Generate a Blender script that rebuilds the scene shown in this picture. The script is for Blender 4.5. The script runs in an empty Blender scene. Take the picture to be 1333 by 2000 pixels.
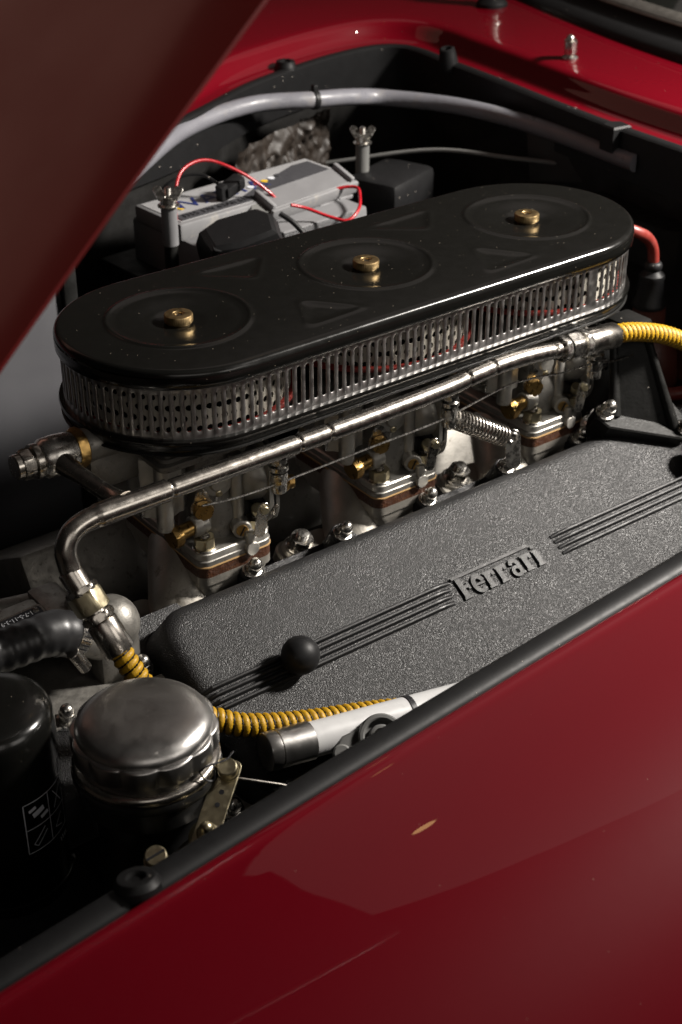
import bpy, bmesh, math, random
from mathutils import Matrix, Vector
from mathutils import noise as mnoise
random.seed(7)
SC = bpy.context.scene
COL = SC.collection
R_ = math.radians
PI = math.pi

# ------------------------------------------------------------------ camera
cam_data = bpy.data.cameras.new('camera')
cam_data.sensor_fit = 'VERTICAL'
cam_data.sensor_height = 36.0
cam_data.sensor_width = 36.0
cam_data.lens = 36.0 * 2905.86 / 2000.0
cam_data.clip_start = 0.02
cam_data.clip_end = 60.0
cam = bpy.data.objects.new('camera', cam_data)
COL.objects.link(cam)
PITCH, YAW = R_(31.200), R_(52.5916)
CAM = Vector((-0.79111, -0.99704, 0.50783))
fw = Vector((math.cos(YAW) * math.cos(PITCH), math.sin(YAW) * math.cos(PITCH), -math.sin(PITCH)))
rt = Vector((math.sin(YAW), -math.cos(YAW), 0))
up = rt.cross(fw)
cam.matrix_world = Matrix(((rt.x, up.x, -fw.x, CAM.x), (rt.y, up.y, -fw.y, CAM.y), (rt.z, up.z, -fw.z, CAM.z), (0, 0, 0, 1)))
cam_data.dof.use_dof = True
cam_data.dof.focus_distance = 1.22
cam_data.dof.aperture_fstop = 9.0
SC.camera = cam

# ------------------------------------------------------------------ world and lamps (a dark garage, one softbox from the right, added fill and reflection lamps)
world = bpy.data.worlds.new('World')
SC.world = world
world.use_nodes = True
bg = world.node_tree.nodes['Background']
bg.inputs['Color'].default_value = (1.0, 0.78, 0.62, 1)
bg.inputs['Strength'].default_value = 0.016

def area(name, loc, target, sx, sy, watts, color):
    d = bpy.data.lights.new(name, 'AREA')
    d.shape = 'ELLIPSE' if sx > 1.2 or sx < 0.1 else 'RECTANGLE'; d.size = sx; d.size_y = sy; d.energy = watts; d.color = color
    o = bpy.data.objects.new(name, d); COL.objects.link(o)
    o.location = loc
    o.rotation_euler = (Vector(target) - Vector(loc)).to_track_quat('-Z', 'Y').to_euler()
    return o
key = area('key_softbox', (1.32, -0.85, 1.08), (0.27, 0.02, -0.12), 0.26, 0.26, 17, (1.0, 0.94, 0.87))
key.data.spread = R_(62)
area('overhead_reflection_lamp', (1.45, 0.50, 1.62), (0.0, -0.4, -0.1), 2.8, 1.7, 2.3, (1.0, 0.86, 0.80))  # unseen area lamp added so the near fender reflects a soft haze
area('bonnet_reflection_lamp', (-1.25, 1.55, 1.50), (-0.4, -0.2, 0.3), 2.6, 1.6, 3.0, (1.0, 0.50, 0.38))  # warm unseen lamp added to give the bonnet its brown reflection
area('garage_lamp', (0.64, 0.48, 1.31), (-0.35, -0.5, -0.12), 0.06, 0.045, 0.035, (1.0, 0.62, 0.25))
area('front_fill', (-0.9, -1.7, 0.75), (-0.1, -0.1, -0.15), 1.1, 0.7, 2.2, (1.0, 0.93, 0.86))
area('side_fill', (0.35, -1.85, 0.70), (0.0, -0.1, -0.15), 0.8, 0.6, 3.6, (1.0, 0.94, 0.87))

SC.view_settings.view_transform = 'Standard'
SC.view_settings.look = 'None'
SC.view_settings.gamma = 1.0
SC.view_settings.exposure = 0.0
SC.view_settings.use_curve_mapping = False
SC.cycles.use_denoising = True
SC.cycles.max_bounces = 8
SC.cycles.caustics_reflective = False
SC.cycles.caustics_refractive = False
SC.cycles.sample_clamp_indirect = 4.0

# ------------------------------------------------------------------ materials
MATS = {}
def mat(name, col, metal=0.0, rough=0.5, coat=0.0, coat_rough=0.03, var=0.25, vscale=40.0, rvar=0.15,
        bump=0.0, bscale=300.0, dust=0.0, dust_size=0.11, dust_scale=130.0, dust_col=(0.42, 0.38, 0.33), grime=None, grime_amt=0.0, grime_scale=25.0,
        aniso=0.0, trans=0.0, ior=1.5, spec=0.5, bump2=0.0, b2scale=60.0, bdist=0.35, pebble=0.0, pebble_d=0.8):
    if name in MATS:
        return MATS[name]
    m = bpy.data.materials.new(name); m.use_nodes = True
    nt = m.node_tree; N = nt.nodes; L = nt.links
    b = N['Principled BSDF']
    b.inputs['Metallic'].default_value = metal
    b.inputs['Coat Weight'].default_value = coat
    b.inputs['Coat Roughness'].default_value = coat_rough
    b.inputs['Anisotropic'].default_value = aniso
    b.inputs['Transmission Weight'].default_value = trans
    b.inputs['IOR'].default_value = ior
    b.inputs['Specular IOR Level'].default_value = spec
    tc = N.new('ShaderNodeTexCoord')
    n1 = N.new('ShaderNodeTexNoise'); n1.inputs['Scale'].default_value = vscale; n1.inputs['Detail'].default_value = 6
    n1.inputs['Roughness'].default_value = 0.65
    L.new(tc.outputs['Object'], n1.inputs['Vector'])
    mx = N.new('ShaderNodeMix'); mx.data_type = 'RGBA'
    lo = tuple(max(0, c * (1 - var)) for c in col); hi = tuple(min(1, c * (1 + var)) for c in col)
    mx.inputs['A'].default_value = (*lo, 1); mx.inputs['B'].default_value = (*hi, 1)
    L.new(n1.outputs['Fac'], mx.inputs['Factor'])
    csock = mx.outputs['Result']
    rr = N.new('ShaderNodeMapRange')
    rr.inputs['From Min'].default_value = 0.3; rr.inputs['From Max'].default_value = 0.7
    rr.inputs['To Min'].default_value = max(0.02, rough - rvar); rr.inputs['To Max'].default_value = min(1, rough + rvar)
    n2 = N.new('ShaderNodeTexNoise'); n2.inputs['Scale'].default_value = vscale * 2.3; n2.inputs['Detail'].default_value = 5
    L.new(tc.outputs['Object'], n2.inputs['Vector']); L.new(n2.outputs['Fac'], rr.inputs['Value'])
    rsock = rr.outputs['Result']
    if grime:
        n3 = N.new('ShaderNodeTexNoise'); n3.inputs['Scale'].default_value = grime_scale; n3.inputs['Detail'].default_value = 8
        n3.inputs['Roughness'].default_value = 0.7
        L.new(tc.outputs['Object'], n3.inputs['Vector'])
        g = N.new('ShaderNodeMapRange'); g.inputs['From Min'].default_value = 0.62 - grime_amt * 0.3; g.inputs['From Max'].default_value = 0.72 - grime_amt * 0.15
        L.new(n3.outputs['Fac'], g.inputs['Value'])
        gm = N.new('ShaderNodeMix'); gm.data_type = 'RGBA'
        L.new(g.outputs['Result'], gm.inputs['Factor']); L.new(csock, gm.inputs['A']); gm.inputs['B'].default_value = (*grime, 1)
        csock = gm.outputs['Result']
        gr = N.new('ShaderNodeMix'); gr.data_type = 'FLOAT'
        L.new(g.outputs['Result'], gr.inputs['Factor']); L.new(rsock, gr.inputs['A']); gr.inputs['B'].default_value = 0.75
        rsock = gr.outputs['Result']
        if metal > 0.5:
            mm = N.new('ShaderNodeMapRange'); mm.inputs['To Min'].default_value = metal; mm.inputs['To Max'].default_value = metal * 0.45
            L.new(g.outputs['Result'], mm.inputs['Value']); L.new(mm.outputs['Result'], b.inputs['Metallic'])
    if dust > 0:
        v = N.new('ShaderNodeTexVoronoi'); v.inputs['Scale'].default_value = dust_scale
        L.new(tc.outputs['Object'], v.inputs['Vector'])
        sep = N.new('ShaderNodeSeparateColor'); L.new(v.outputs['Color'], sep.inputs['Color'])
        th = N.new('ShaderNodeMath'); th.operation = 'MULTIPLY'; L.new(sep.outputs['Red'], th.inputs[0]); th.inputs[1].default_value = dust_size
        cm = N.new('ShaderNodeMath'); cm.operation = 'LESS_THAN'; L.new(v.outputs['Distance'], cm.inputs[0]); L.new(th.outputs[0], cm.inputs[1])
        pk = N.new('ShaderNodeMath'); pk.operation = 'LESS_THAN'; L.new(sep.outputs['Green'], pk.inputs[0]); pk.inputs[1].default_value = dust
        ms = N.new('ShaderNodeMath'); ms.operation = 'MULTIPLY'; L.new(cm.outputs[0], ms.inputs[0]); L.new(pk.outputs[0], ms.inputs[1])
        dm = N.new('ShaderNodeMix'); dm.data_type = 'RGBA'
        L.new(ms.outputs[0], dm.inputs['Factor']); L.new(csock, dm.inputs['A']); dm.inputs['B'].default_value = (*dust_col, 1)
        csock = dm.outputs['Result']
        dr = N.new('ShaderNodeMix'); dr.data_type = 'FLOAT'
        L.new(ms.outputs[0], dr.inputs['Factor']); L.new(rsock, dr.inputs['A']); dr.inputs['B'].default_value = 0.9
        rsock = dr.outputs['Result']
    L.new(csock, b.inputs['Base Color']); L.new(rsock, b.inputs['Roughness'])
    prev = None
    if pebble > 0:
        vb = N.new('ShaderNodeTexVoronoi'); vb.feature = 'SMOOTH_F1'; vb.inputs['Scale'].default_value = pebble; vb.inputs['Smoothness'].default_value = 0.6
        L.new(tc.outputs['Object'], vb.inputs['Vector'])
        prev = N.new('ShaderNodeBump'); prev.invert = True; prev.inputs['Strength'].default_value = 1.0; prev.inputs['Distance'].default_value = pebble_d / pebble
        L.new(vb.outputs['Distance'], prev.inputs['Height'])
    for st, scl, det in ((bump, bscale, 2), (bump2, b2scale, 5)):
        if st > 0:
            nb = N.new('ShaderNodeTexNoise'); nb.inputs['Scale'].default_value = scl; nb.inputs['Detail'].default_value = det if scl > 20 else 0
            L.new(tc.outputs['Object'], nb.inputs['Vector'])
            bp = N.new('ShaderNodeBump'); bp.inputs['Strength'].default_value = min(1, st); bp.inputs['Distance'].default_value = bdist / scl
            L.new(nb.outputs['Fac'], bp.inputs['Height'])
            if prev: L.new(prev.outputs['Normal'], bp.inputs['Normal'])
            prev = bp
    if prev:
        L.new(prev.outputs['Normal'], b.inputs['Normal'])
        if coat > 0: L.new(prev.outputs['Normal'], b.inputs['Coat Normal'])
    MATS[name] = m
    return m

red = mat('red_paint', (0.130, 0.0007, 0.0060), rough=0.5, spec=0.05, coat=1.0, coat_rough=0.02, var=0.03, rvar=0.005, bump2=0.10, b2scale=7, bdist=0.05, dust=0.14, dust_size=0.07, dust_scale=140, dust_col=(0.4, 0.22, 0.18))
bonnet_red = mat('bonnet_red_paint', (0.24, 0.010, 0.010), rough=0.5, coat=1.0, coat_rough=0.15, var=0.1, vscale=6)
gloss_black = mat('gloss_black_enamel', (0.005, 0.005, 0.0045), rough=0.20, rvar=0.03, var=0.2, dust=0.55, dust_size=0.085, dust_scale=200, dust_col=(0.25, 0.21, 0.16))
band_steel = mat('worn_plated_steel', (0.34, 0.33, 0.32), metal=1, rough=0.40, rvar=0.10, var=0.25, vscale=55, grime=(0.11, 0.065, 0.03), grime_amt=-0.1, grime_scale=38)
alu = mat('cast_aluminium', (0.43, 0.415, 0.38), metal=0.80, rough=0.48, rvar=0.14, var=0.35, vscale=45, bump=0.25, bscale=900, grime=(0.14, 0.125, 0.10), grime_amt=0.0, grime_scale=130)
alu_dark = mat('grimy_cast_aluminium', (0.23, 0.22, 0.20), metal=0.75, rough=0.5, rvar=0.12, var=0.3, vscale=60, bump=0.3, bscale=600, grime=(0.10, 0.09, 0.075), grime_amt=0.2, grime_scale=120)
alu_runner = mat('satin_manifold_aluminium', (0.36, 0.34, 0.30), metal=0.70, rough=0.40, rvar=0.08, var=0.3, vscale=22, bump2=0.2, b2scale=60, grime=(0.07, 0.06, 0.045), grime_amt=0.05, grime_scale=22)
steel = mat('polished_steel_tube', (0.46, 0.43, 0.39), metal=1, rough=0.25, rvar=0.05, var=0.15, vscale=60, bump2=0.04, b2scale=300, grime=(0.14, 0.12, 0.095), grime_amt=-0.12, grime_scale=110)
wire_dark = mat('dark_steel_wire', (0.07, 0.065, 0.06), metal=1, rough=0.35, var=0.2)
chrome = mat('bright_zinc', (0.60, 0.58, 0.54), metal=1, rough=0.27, rvar=0.07, var=0.18, vscale=120, grime=(0.26, 0.24, 0.20), grime_amt=-0.25, grime_scale=240)
cadmium = mat('yellow_cadmium_plate', (0.52, 0.46, 0.31), metal=1, rough=0.34, rvar=0.06, var=0.12, vscale=90, grime=(0.22, 0.18, 0.10), grime_amt=-0.2, grime_scale=200)
brass = mat('aged_brass', (0.46, 0.29, 0.10), metal=1, rough=0.32, rvar=0.1, var=0.25, vscale=90, grime=(0.12, 0.07, 0.025), grime_amt=-0.05, grime_scale=180)
knob_brass = mat('satin_brass', (0.50, 0.36, 0.18), metal=1, rough=0.36, rvar=0.08, var=0.18, vscale=80)
cap_alu = mat('turned_aluminium', (0.46, 0.45, 0.435), metal=1, rough=0.33, rvar=0.05, var=0.12, vscale=28, bump2=0.05, b2scale=220, grime=(0.26, 0.24, 0.21), grime_amt=-0.15, grime_scale=60)
crinkle = mat('black_crinkle_paint', (0.019, 0.019, 0.0195), rough=0.40, rvar=0.08, var=0.35, vscale=16, bump=0.4, bscale=1100, spec=0.38, pebble=1050, pebble_d=0.66)
rib_black = mat('satin_black_rib', (0.011, 0.011, 0.0115), rough=0.42, rvar=0.08, var=0.3, vscale=60, bump=0.35, bscale=900, spec=0.26)
black_metal = mat('black_painted_metal', (0.010, 0.010, 0.0095), rough=0.45, spec=0.16, rvar=0.12, var=0.4, vscale=30, bump=0.2, bscale=300, dust=0.15, dust_scale=150)
satin_black = mat('satin_black_enamel', (0.012, 0.012, 0.012), rough=0.34, rvar=0.06, var=0.3, dust=0.3, dust_size=0.07, dust_scale=180)
bay_black = mat('engine_bay_black', (0.011, 0.0105, 0.010), rough=0.6, rvar=0.12, var=0.4, vscale=14, bump2=0.25, b2scale=30)
rubber = mat('black_rubber', (0.0085, 0.0085, 0.009), rough=0.48, spec=0.25, rvar=0.03, var=0.3, vscale=60, bump=0.06, bscale=500, dust=0.25, dust_scale=160)
hose_rubber = mat('ribbed_hose_rubber', (0.018, 0.018, 0.019), rough=0.40, rvar=0.06, var=0.3, vscale=50, bump2=0.06, b2scale=120)
yellow = mat('yellow_woven_sleeve', (0.42, 0.235, 0.005), rough=0.5, rvar=0.1, var=0.22, vscale=160, bump=0.7, bscale=900, grime=(0.20, 0.09, 0.008), grime_amt=0.16, grime_scale=120)
white_plastic = mat('white_plastic', (0.19, 0.19, 0.195), rough=0.42, var=0.08, vscale=20, grime=(0.30, 0.28, 0.25), grime_amt=0.15, grime_scale=20)
label_white = mat('white_label', (0.30, 0.30, 0.305), rough=0.35, var=0.06)
batt_grey = mat('grey_plastic', (0.15, 0.15, 0.155), rough=0.45, var=0.1, vscale=30)
duct_white = mat('milky_vinyl_tube', (0.17, 0.17, 0.19), rough=0.38, var=0.12, vscale=18, grime=(0.20, 0.19, 0.19), grime_amt=0.2, grime_scale=16, bump2=0.15, b2scale=40)
filter_white = mat('white_perforated_steel', (0.40, 0.375, 0.32), rough=0.55, var=0.1, vscale=60)
gasket_red = mat('red_gasket', (0.20, 0.016, 0.010), rough=0.55, var=0.2, vscale=60)
insulator = mat('brown_insulator', (0.050, 0.018, 0.008), rough=0.55, rvar=0.2, var=0.9, vscale=160, bump=0.9, bscale=420, grime=(0.26, 0.12, 0.040), grime_amt=0.08, grime_scale=300)
paper_gasket = mat('tan_paper_gasket', (0.45, 0.28, 0.12), rough=0.7, var=0.2)
red_wire = mat('red_wire_insulation', (0.34, 0.008, 0.014), rough=0.32, var=0.05)
dark_red = mat('oxide_red_rubber', (0.17, 0.022, 0.016), rough=0.45, var=0.15, vscale=50)
brown_plastic = mat('brown_bakelite', (0.075, 0.018, 0.011), rough=0.5, var=0.3, vscale=40)
panel_grey = mat('grey_painted_panel', (0.06, 0.06, 0.066), rough=0.6, var=0.10, vscale=5, dust=0.05, dust_scale=80)
tube_grey = mat('pale_grey_tube_paint', (0.50, 0.50, 0.50), rough=0.38, var=0.06)
mid_grey = mat('grey_moulded_plastic', (0.14, 0.14, 0.135), rough=0.45, var=0.15)
ink_blue = mat('dark_blue_print', (0.012, 0.022, 0.12), rough=0.4, var=0.05)
ink_yellow = mat('yellow_print', (0.65, 0.42, 0.03), rough=0.4, var=0.05)
ink_black = mat('black_print', (0.012, 0.012, 0.014), rough=0.4, var=0.05)
ink_grey = mat('grey_print', (0.05, 0.05, 0.055), rough=0.4, var=0.1)
ink_white = mat('white_print', (0.62, 0.64, 0.68), rough=0.5, var=0.05)
ink_red = mat('red_print', (0.5, 0.03, 0.03), rough=0.4, var=0.05)
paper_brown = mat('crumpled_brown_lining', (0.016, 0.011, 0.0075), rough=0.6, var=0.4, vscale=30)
glass = mat('windscreen_glass', (0.02, 0.022, 0.02), rough=0.05, rvar=0.0, var=0.0, coat=1.0, spec=0.6)

# ------------------------------------------------------------------ mesh helpers
def axis_matrix(origin, z, xhint=(1, 0, 0)):
    z = Vector(z).normalized(); xh = Vector(xhint)
    if abs(z.dot(xh.normalized())) > 0.95: xh = Vector((0, 1, 0))
    x = (xh - z * xh.dot(z)).normalized(); y = z.cross(x)
    return Matrix(((x.x, y.x, z.x, origin[0]), (x.y, y.y, z.y, origin[1]), (x.z, y.z, z.z, origin[2]), (0, 0, 0, 1)))

def spline(pts, n=8, closed=False):
    P = [Vector(p) for p in pts]; out = []; k = len(P)
    segs = k if closed else k - 1
    for i in range(segs):
        if closed:
            a, b, c, d = P[(i - 1) % k], P[i], P[(i + 1) % k], P[(i + 2) % k]
        else:
            a = P[i - 1] if i else P[0] * 2 - P[1]
            b, c = P[i], P[i + 1]
            d = P[i + 2] if i + 2 < k else P[-1] * 2 - P[-2]
        for j in range(n):
            t = j / n
            out.append(0.5 * ((2 * b) + (c - a) * t + (2 * a - 5 * b + 4 * c - d) * t * t + (3 * b - a - 3 * c + d) * t ** 3))
    if not closed: out.append(P[-1].copy())
    return out

def resample(pts, step):
    L = [0]
    for a, b in zip(pts, pts[1:]): L.append(L[-1] + (b - a).length)
    n = max(2, int(round(L[-1] / step))); out = []; j = 0
    for i in range(n + 1):
        s = L[-1] * i / n
        while j < len(L) - 2 and L[j + 1] < s: j += 1
        d = L[j + 1] - L[j]
        out.append(pts[j].lerp(pts[j + 1], (s - L[j]) / d if d > 0 else 0))
    return out

def frames(pts):
    """parallel transport frames along a path"""
    T = []
    for i in range(len(pts)):
        a = pts[max(0, i - 1)]; b = pts[min(len(pts) - 1, i + 1)]
        T.append((b - a).normalized())
    n = T[0].orthogonal().normalized(); out = []
    for i, t in enumerate(T):
        n = (n - t * n.dot(t))
        n = n.normalized() if n.length > 1e-9 else t.orthogonal().normalized()
        out.append((t, n, t.cross(n)))
    return out

class MB:
    def __init__(s): s.v = []; s.f = []
    def add(s, v, f, M=None):
        o = len(s.v)
        s.v += [(M @ Vector(p)) if M else Vector(p) for p in v]
        s.f += [tuple(i + o for i in q) for q in f]
        return s
    def box(s, c, d, bev=0.0, M=None, seg=2):
        bm = bmesh.new(); bmesh.ops.create_cube(bm, size=1)
        for v in bm.verts: v.co = Vector((v.co.x * d[0] + c[0], v.co.y * d[1] + c[1], v.co.z * d[2] + c[2]))
        if bev > 0: bmesh.ops.bevel(bm, geom=bm.edges[:], offset=bev, segments=seg, profile=0.5, affect='EDGES')
        bm.verts.index_update()
        s.add([v.co.copy() for v in bm.verts], [[v.index for v in f.verts] for f in bm.faces], M); bm.free(); return s
    def rings(s, rings, cap0=True, cap1=True, M=None, closed=True):
        n = len(rings[0]); v = [p for r in rings for p in r]; f = []
        for i in range(len(rings) - 1):
            for j in range(n if closed else n - 1):
                k = (j + 1) % n
                f.append((i * n + j, i * n + k, (i + 1) * n + k, (i + 1) * n + j))
        if cap0: f.append(tuple(range(n - 1, -1, -1)))
        if cap1: f.append(tuple((len(rings) - 1) * n + j for j in range(n)))
        return s.add(v, f, M)
    def lathe(s, prof, n=32, M=None, cap0=True, cap1=True, rmod=None):
        rg = []
        for r, z in prof:
            rg.append([Vector((r * (rmod(2 * PI * j / n, r, z) if rmod else 1) * math.cos(2 * PI * j / n), r * (rmod(2 * PI * j / n, r, z) if rmod else 1) * math.sin(2 * PI * j / n), z)) for j in range(n)])
        return s.rings(rg, cap0, cap1, M)
    def cyl(s, a, b, r, n=24, ch=0.0, r2=None):
        a, b = Vector(a), Vector(b); h = (b - a).length; r2 = r if r2 is None else r2
        pr = [(r, 0), (r2, h)] if ch <= 0 else [(r - ch, 0), (r, ch), (r2, h - ch), (r2 - ch, h)]
        return s.lathe(pr, n, axis_matrix(a, b - a))
    def tube(s, pts, r, n=16, caps=True):
        fr = frames(pts); rg = []
        for i, (p, (t, u, w)) in enumerate(zip(pts, fr)):
            rr = r[i] if hasattr(r, '__len__') else (r(i) if callable(r) else r)
            rg.append([p + (u * math.cos(2 * PI * j / n) + w * math.sin(2 * PI * j / n)) * rr for j in range(n)])
        return s.rings(rg, caps, caps)
    def ball(s, c, r, n=24, sz=1.0, M=None):
        k = n // 2
        pr = [(max(1e-5, r * math.sin(PI * i / k)), -r * sz * math.cos(PI * i / k)) for i in range(k + 1)]
        return s.lathe(pr, n, (M or Matrix()) @ Matrix.Translation(Vector(c)))
    def hexnut(s, o, ax, r, h, hole=0.0, xh=(1, 0, 0), rot=0.0):
        def hx(t): return r * math.cos(PI / 6) / math.cos((t % (PI / 3)) - PI / 6)
        c = r * 0.12; n = 36
        M = axis_matrix(o, ax, xh) @ Matrix.Rotation(rot, 4, 'Z')
        rg = []
        for z, lim in ((0, .90), (c, 2), (h - c, 2), (h, .90)):
            rg.append([Vector((min(hx(2 * PI * j / n), r * lim) * math.cos(2 * PI * j / n), min(hx(2 * PI * j / n), r * lim) * math.sin(2 * PI * j / n), z)) for j in range(n)])
        if hole > 0:
            rg.append([Vector((hole * math.cos(2 * PI * j / n), hole * math.sin(2 * PI * j / n), h)) for j in range(n)])
            rg.append([Vector((hole * .9 * math.cos(2 * PI * j / n), hole * .9 * math.sin(2 * PI * j / n), h * 0.6)) for j in range(n)])
        return s.rings(rg, True, True, M)
    def stud(s, o, ax, r, h, pitch=0.0011):
        pr = []; k = max(2, int(h / pitch))
        for i in range(k): pr += [(r, i * h / k), (r * 0.86, (i + .5) * h / k)]
        pr += [(r * .95, h * .97), (r * .7, h)]
        return s.lathe(pr, 16, axis_matrix(o, ax))
    def prism(s, poly, z0, z1, M=None, ch=0.0):
        P = [Vector((p[0], p[1], 0)) for p in poly]
        if ch > 0:
            c = sum(P, Vector()) / len(P)
            Q = []
            n = len(P)
            for i in range(n):
                a, b, d = P[i - 1], P[i], P[(i + 1) % n]
                e1 = (b - a).normalized(); e2 = (d - b).normalized()
                n1 = Vector((-e1.y, e1.x, 0)); n2 = Vector((-e2.y, e2.x, 0)); m = (n1 + n2)
                m = m / max(0.3, m.length_squared) * 2 if m.length > 1e-6 else n1
                Q.append(b + m * ch)
            area2 = sum(P[i - 1].x * P[i].y - P[i].x * P[i - 1].y for i in range(n))
            if area2 < 0:
                Q = [P[i] * 2 - Q[i] for i in range(n)]
            return s.rings([[p + Vector((0, 0, z0)) for p in P], [p + Vector((0, 0, z1 - ch)) for p in P], [q + Vector((0, 0, z1)) for q in Q]], True, True, M)
        return s.rings([[p + Vector((0, 0, z0)) for p in P], [p + Vector((0, 0, z1)) for p in P]], True, True, M)
    def stroke(s, pts, w, z0, z1, M=None):
        """flat ribbon of width w along a 2-D polyline, extruded"""
        P = [Vector((p[0], p[1], 0)) for p in pts]; Lf = []; Rt = []
        for i in range(len(P)):
            if i == 0: d = P[1] - P[0]
            elif i == len(P) - 1: d = P[-1] - P[-2]
            else: d = (P[i + 1] - P[i]).normalized() + (P[i] - P[i - 1]).normalized()
            d.normalize(); nrm = Vector((-d.y, d.x, 0)); k = 1.0
            if 0 < i < len(P) - 1:
                e = (P[i] - P[i - 1]).normalized(); k = 1 / max(.5, d.dot(e))
            Lf.append(P[i] + nrm * w / 2 * k); Rt.append(P[i] - nrm * w / 2 * k)
        rg = []
        for a, b in zip(Lf, Rt):
            rg.append([Vector((a.x, a.y, z0)), Vector((a.x, a.y, z1)), Vector((b.x, b.y, z1)), Vector((b.x, b.y, z0))])
        return s.rings(rg, True, True, M)
    def text(s, body, size, depth, M, align='LEFT', sx=1.0):
        cu = bpy.data.curves.new('t', 'FONT'); cu.body = body; cu.size = size; cu.extrude = depth / 2; cu.align_x = align; cu.resolution_u = 4
        o = bpy.data.objects.new('t', cu); COL.objects.link(o)
        dg = bpy.context.evaluated_depsgraph_get(); me = bpy.data.meshes.new_from_object(o.evaluated_get(dg))
        S = Matrix.Diagonal((sx, 1, 1, 1))
        s.add([v.co.copy() for v in me.vertices], [tuple(p.vertices) for p in me.polygons], M @ S)
        bpy.data.objects.remove(o); bpy.data.curves.remove(cu); bpy.data.meshes.remove(me); return s
    def shift(s, d):
        d = Vector(d); s.v = [p + d for p in s.v]; return s
    def xf(s, M): s.v = [M @ p for p in s.v]; return s

ORG = {}
def obj(name, mb, m, parent=None, origin=None, sharp=38, flat=False):
    if parent is not None: org = ORG[parent]
    elif origin is not None: org = Vector(origin)
    else:
        c = sum(mb.v, Vector()) / len(mb.v); org = Vector((c.x, c.y, min(p.z for p in mb.v)))
    me = bpy.data.meshes.new(name)
    me.from_pydata([tuple(p - org) for p in mb.v], [], mb.f)
    bm = bmesh.new(); bm.from_mesh(me)
    bmesh.ops.recalc_face_normals(bm, faces=bm.faces[:])
    if not flat:
        lim = R_(sharp)
        for f in bm.faces: f.smooth = True
        for e in bm.edges:
            if len(e.link_faces) == 2 and e.calc_face_angle(0) > lim: e.smooth = False
    bm.to_mesh(me); bm.free()
    me.materials.append(m)
    o = bpy.data.objects.new(name, me); COL.objects.link(o)
    if parent is not None: o.parent = parent
    else: o.location = org
    ORG[o] = org
    return o
def tag(o, label, cat, group=None, kind=None):
    o['label'] = label; o['category'] = cat
    if group: o['group'] = group
    if kind: o['kind'] = kind
    return o
def thing(name, loc, label, cat, group=None):
    o = bpy.data.objects.new(name, None); o.empty_display_size = 0.02; COL.objects.link(o)
    o.location = loc; ORG[o] = Vector(loc)
    return tag(o, label, cat, group)
def structure(name, mb, m, **k):
    o = obj(name, mb, m, **k); o['kind'] = 'structure'; return o
def copy_tree(o, parent=None):
    c = o.copy(); COL.objects.link(c); ORG[c] = ORG[o]
    if parent is not None: c.parent = parent
    for ch in list(o.children): copy_tree(ch, c)
    return c
def V(*a): return Vector(a)

# ================================================================== SETTING: the engine bay and the car body round it
def offset_sweep(curve, prof, zf=None):
    """sweep (outward, dz) profile along an open plan curve; outward is the left of the walking direction"""
    n = len(curve); rg = []
    for i in range(n):
        d = (curve[min(n - 1, i + 1)] - curve[max(0, i - 1)]); d.z = 0; d.normalize()
        nr = Vector((-d.y, d.x, 0))
        rg.append([curve[i] + nr * o + Vector((0, 0, z)) for o, z in prof])
    return rg

car = thing('car_body', (0, 0, -0.62), 'glossy dark red car body around the open engine bay', 'car')

# near fender edge (walk towards -X so that "left" is -Y ... outward)
def near_edge(x):
    y = -0.3953 + 0.074 * x - 0.02 * x * x
    z = -0.13 + (0.115 * min(1, (x - 0.03) / 0.5) ** 1.6 if x > 0.03 else 0)
    return Vector((x, y, z))
xs = [-1.25 + 0.035 * i for i in range(52)]
near_curve = [near_edge(x) for x in reversed(xs)]
fender_prof = [(-.0035, -.012), (-.004, -.006), (-.0025, -.0015), (.0005, .0012), (.004, .0016), (.0075, .0006), (.011, .0001), (.018, .0003), (.04, .0014), (.07, .0012), (.10, -.0022),
               (.13, -.0092), (.16, -.0196), (.19, -.0338), (.215, -.0490), (.235, -.0640), (.255, -.0825), (.272, -.103), (.286, -.127), (.297, -.155), (.306, -.19), (.312, -.24), (.314, -.31), (.310, -.40)]
# refine profile for smooth reflections
pp = spline([(a, b, 0) for a, b in fender_prof], 4)
mb = MB(); mb.rings(offset_sweep(near_curve, [(p.x, p.y) for p in pp]), False, False, closed=False)
obj('near_fender', mb, red, car)
# black rubber seal along the near edge
seal_prof = [(-.0232, -.030), (-.0238, -.010), (-.0236, -.0040), (-.0224, -.0016), (-.0190, -.0008), (-.0120, -.0016), (-.0062, -.0048), (-.0046, -.011), (-.0046, -.030)]
sp = spline([(a, b, 0) for a, b in seal_prof], 3)
mb = MB(); mb.rings(offset_sweep(near_curve, [(p.x, p.y) for p in sp]), False, False, closed=False)
obj('rubber_seal', mb, rubber, car)
# inner wing under it
mb = MB(); mb.rings(offset_sweep(near_curve, [(-.006, -.028), (-.004, -.06), (.012, -.14), (.04, -.24), (.05, -.50)]), False, False, closed=False)
obj('inner_wing', mb, bay_black, car)

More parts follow.
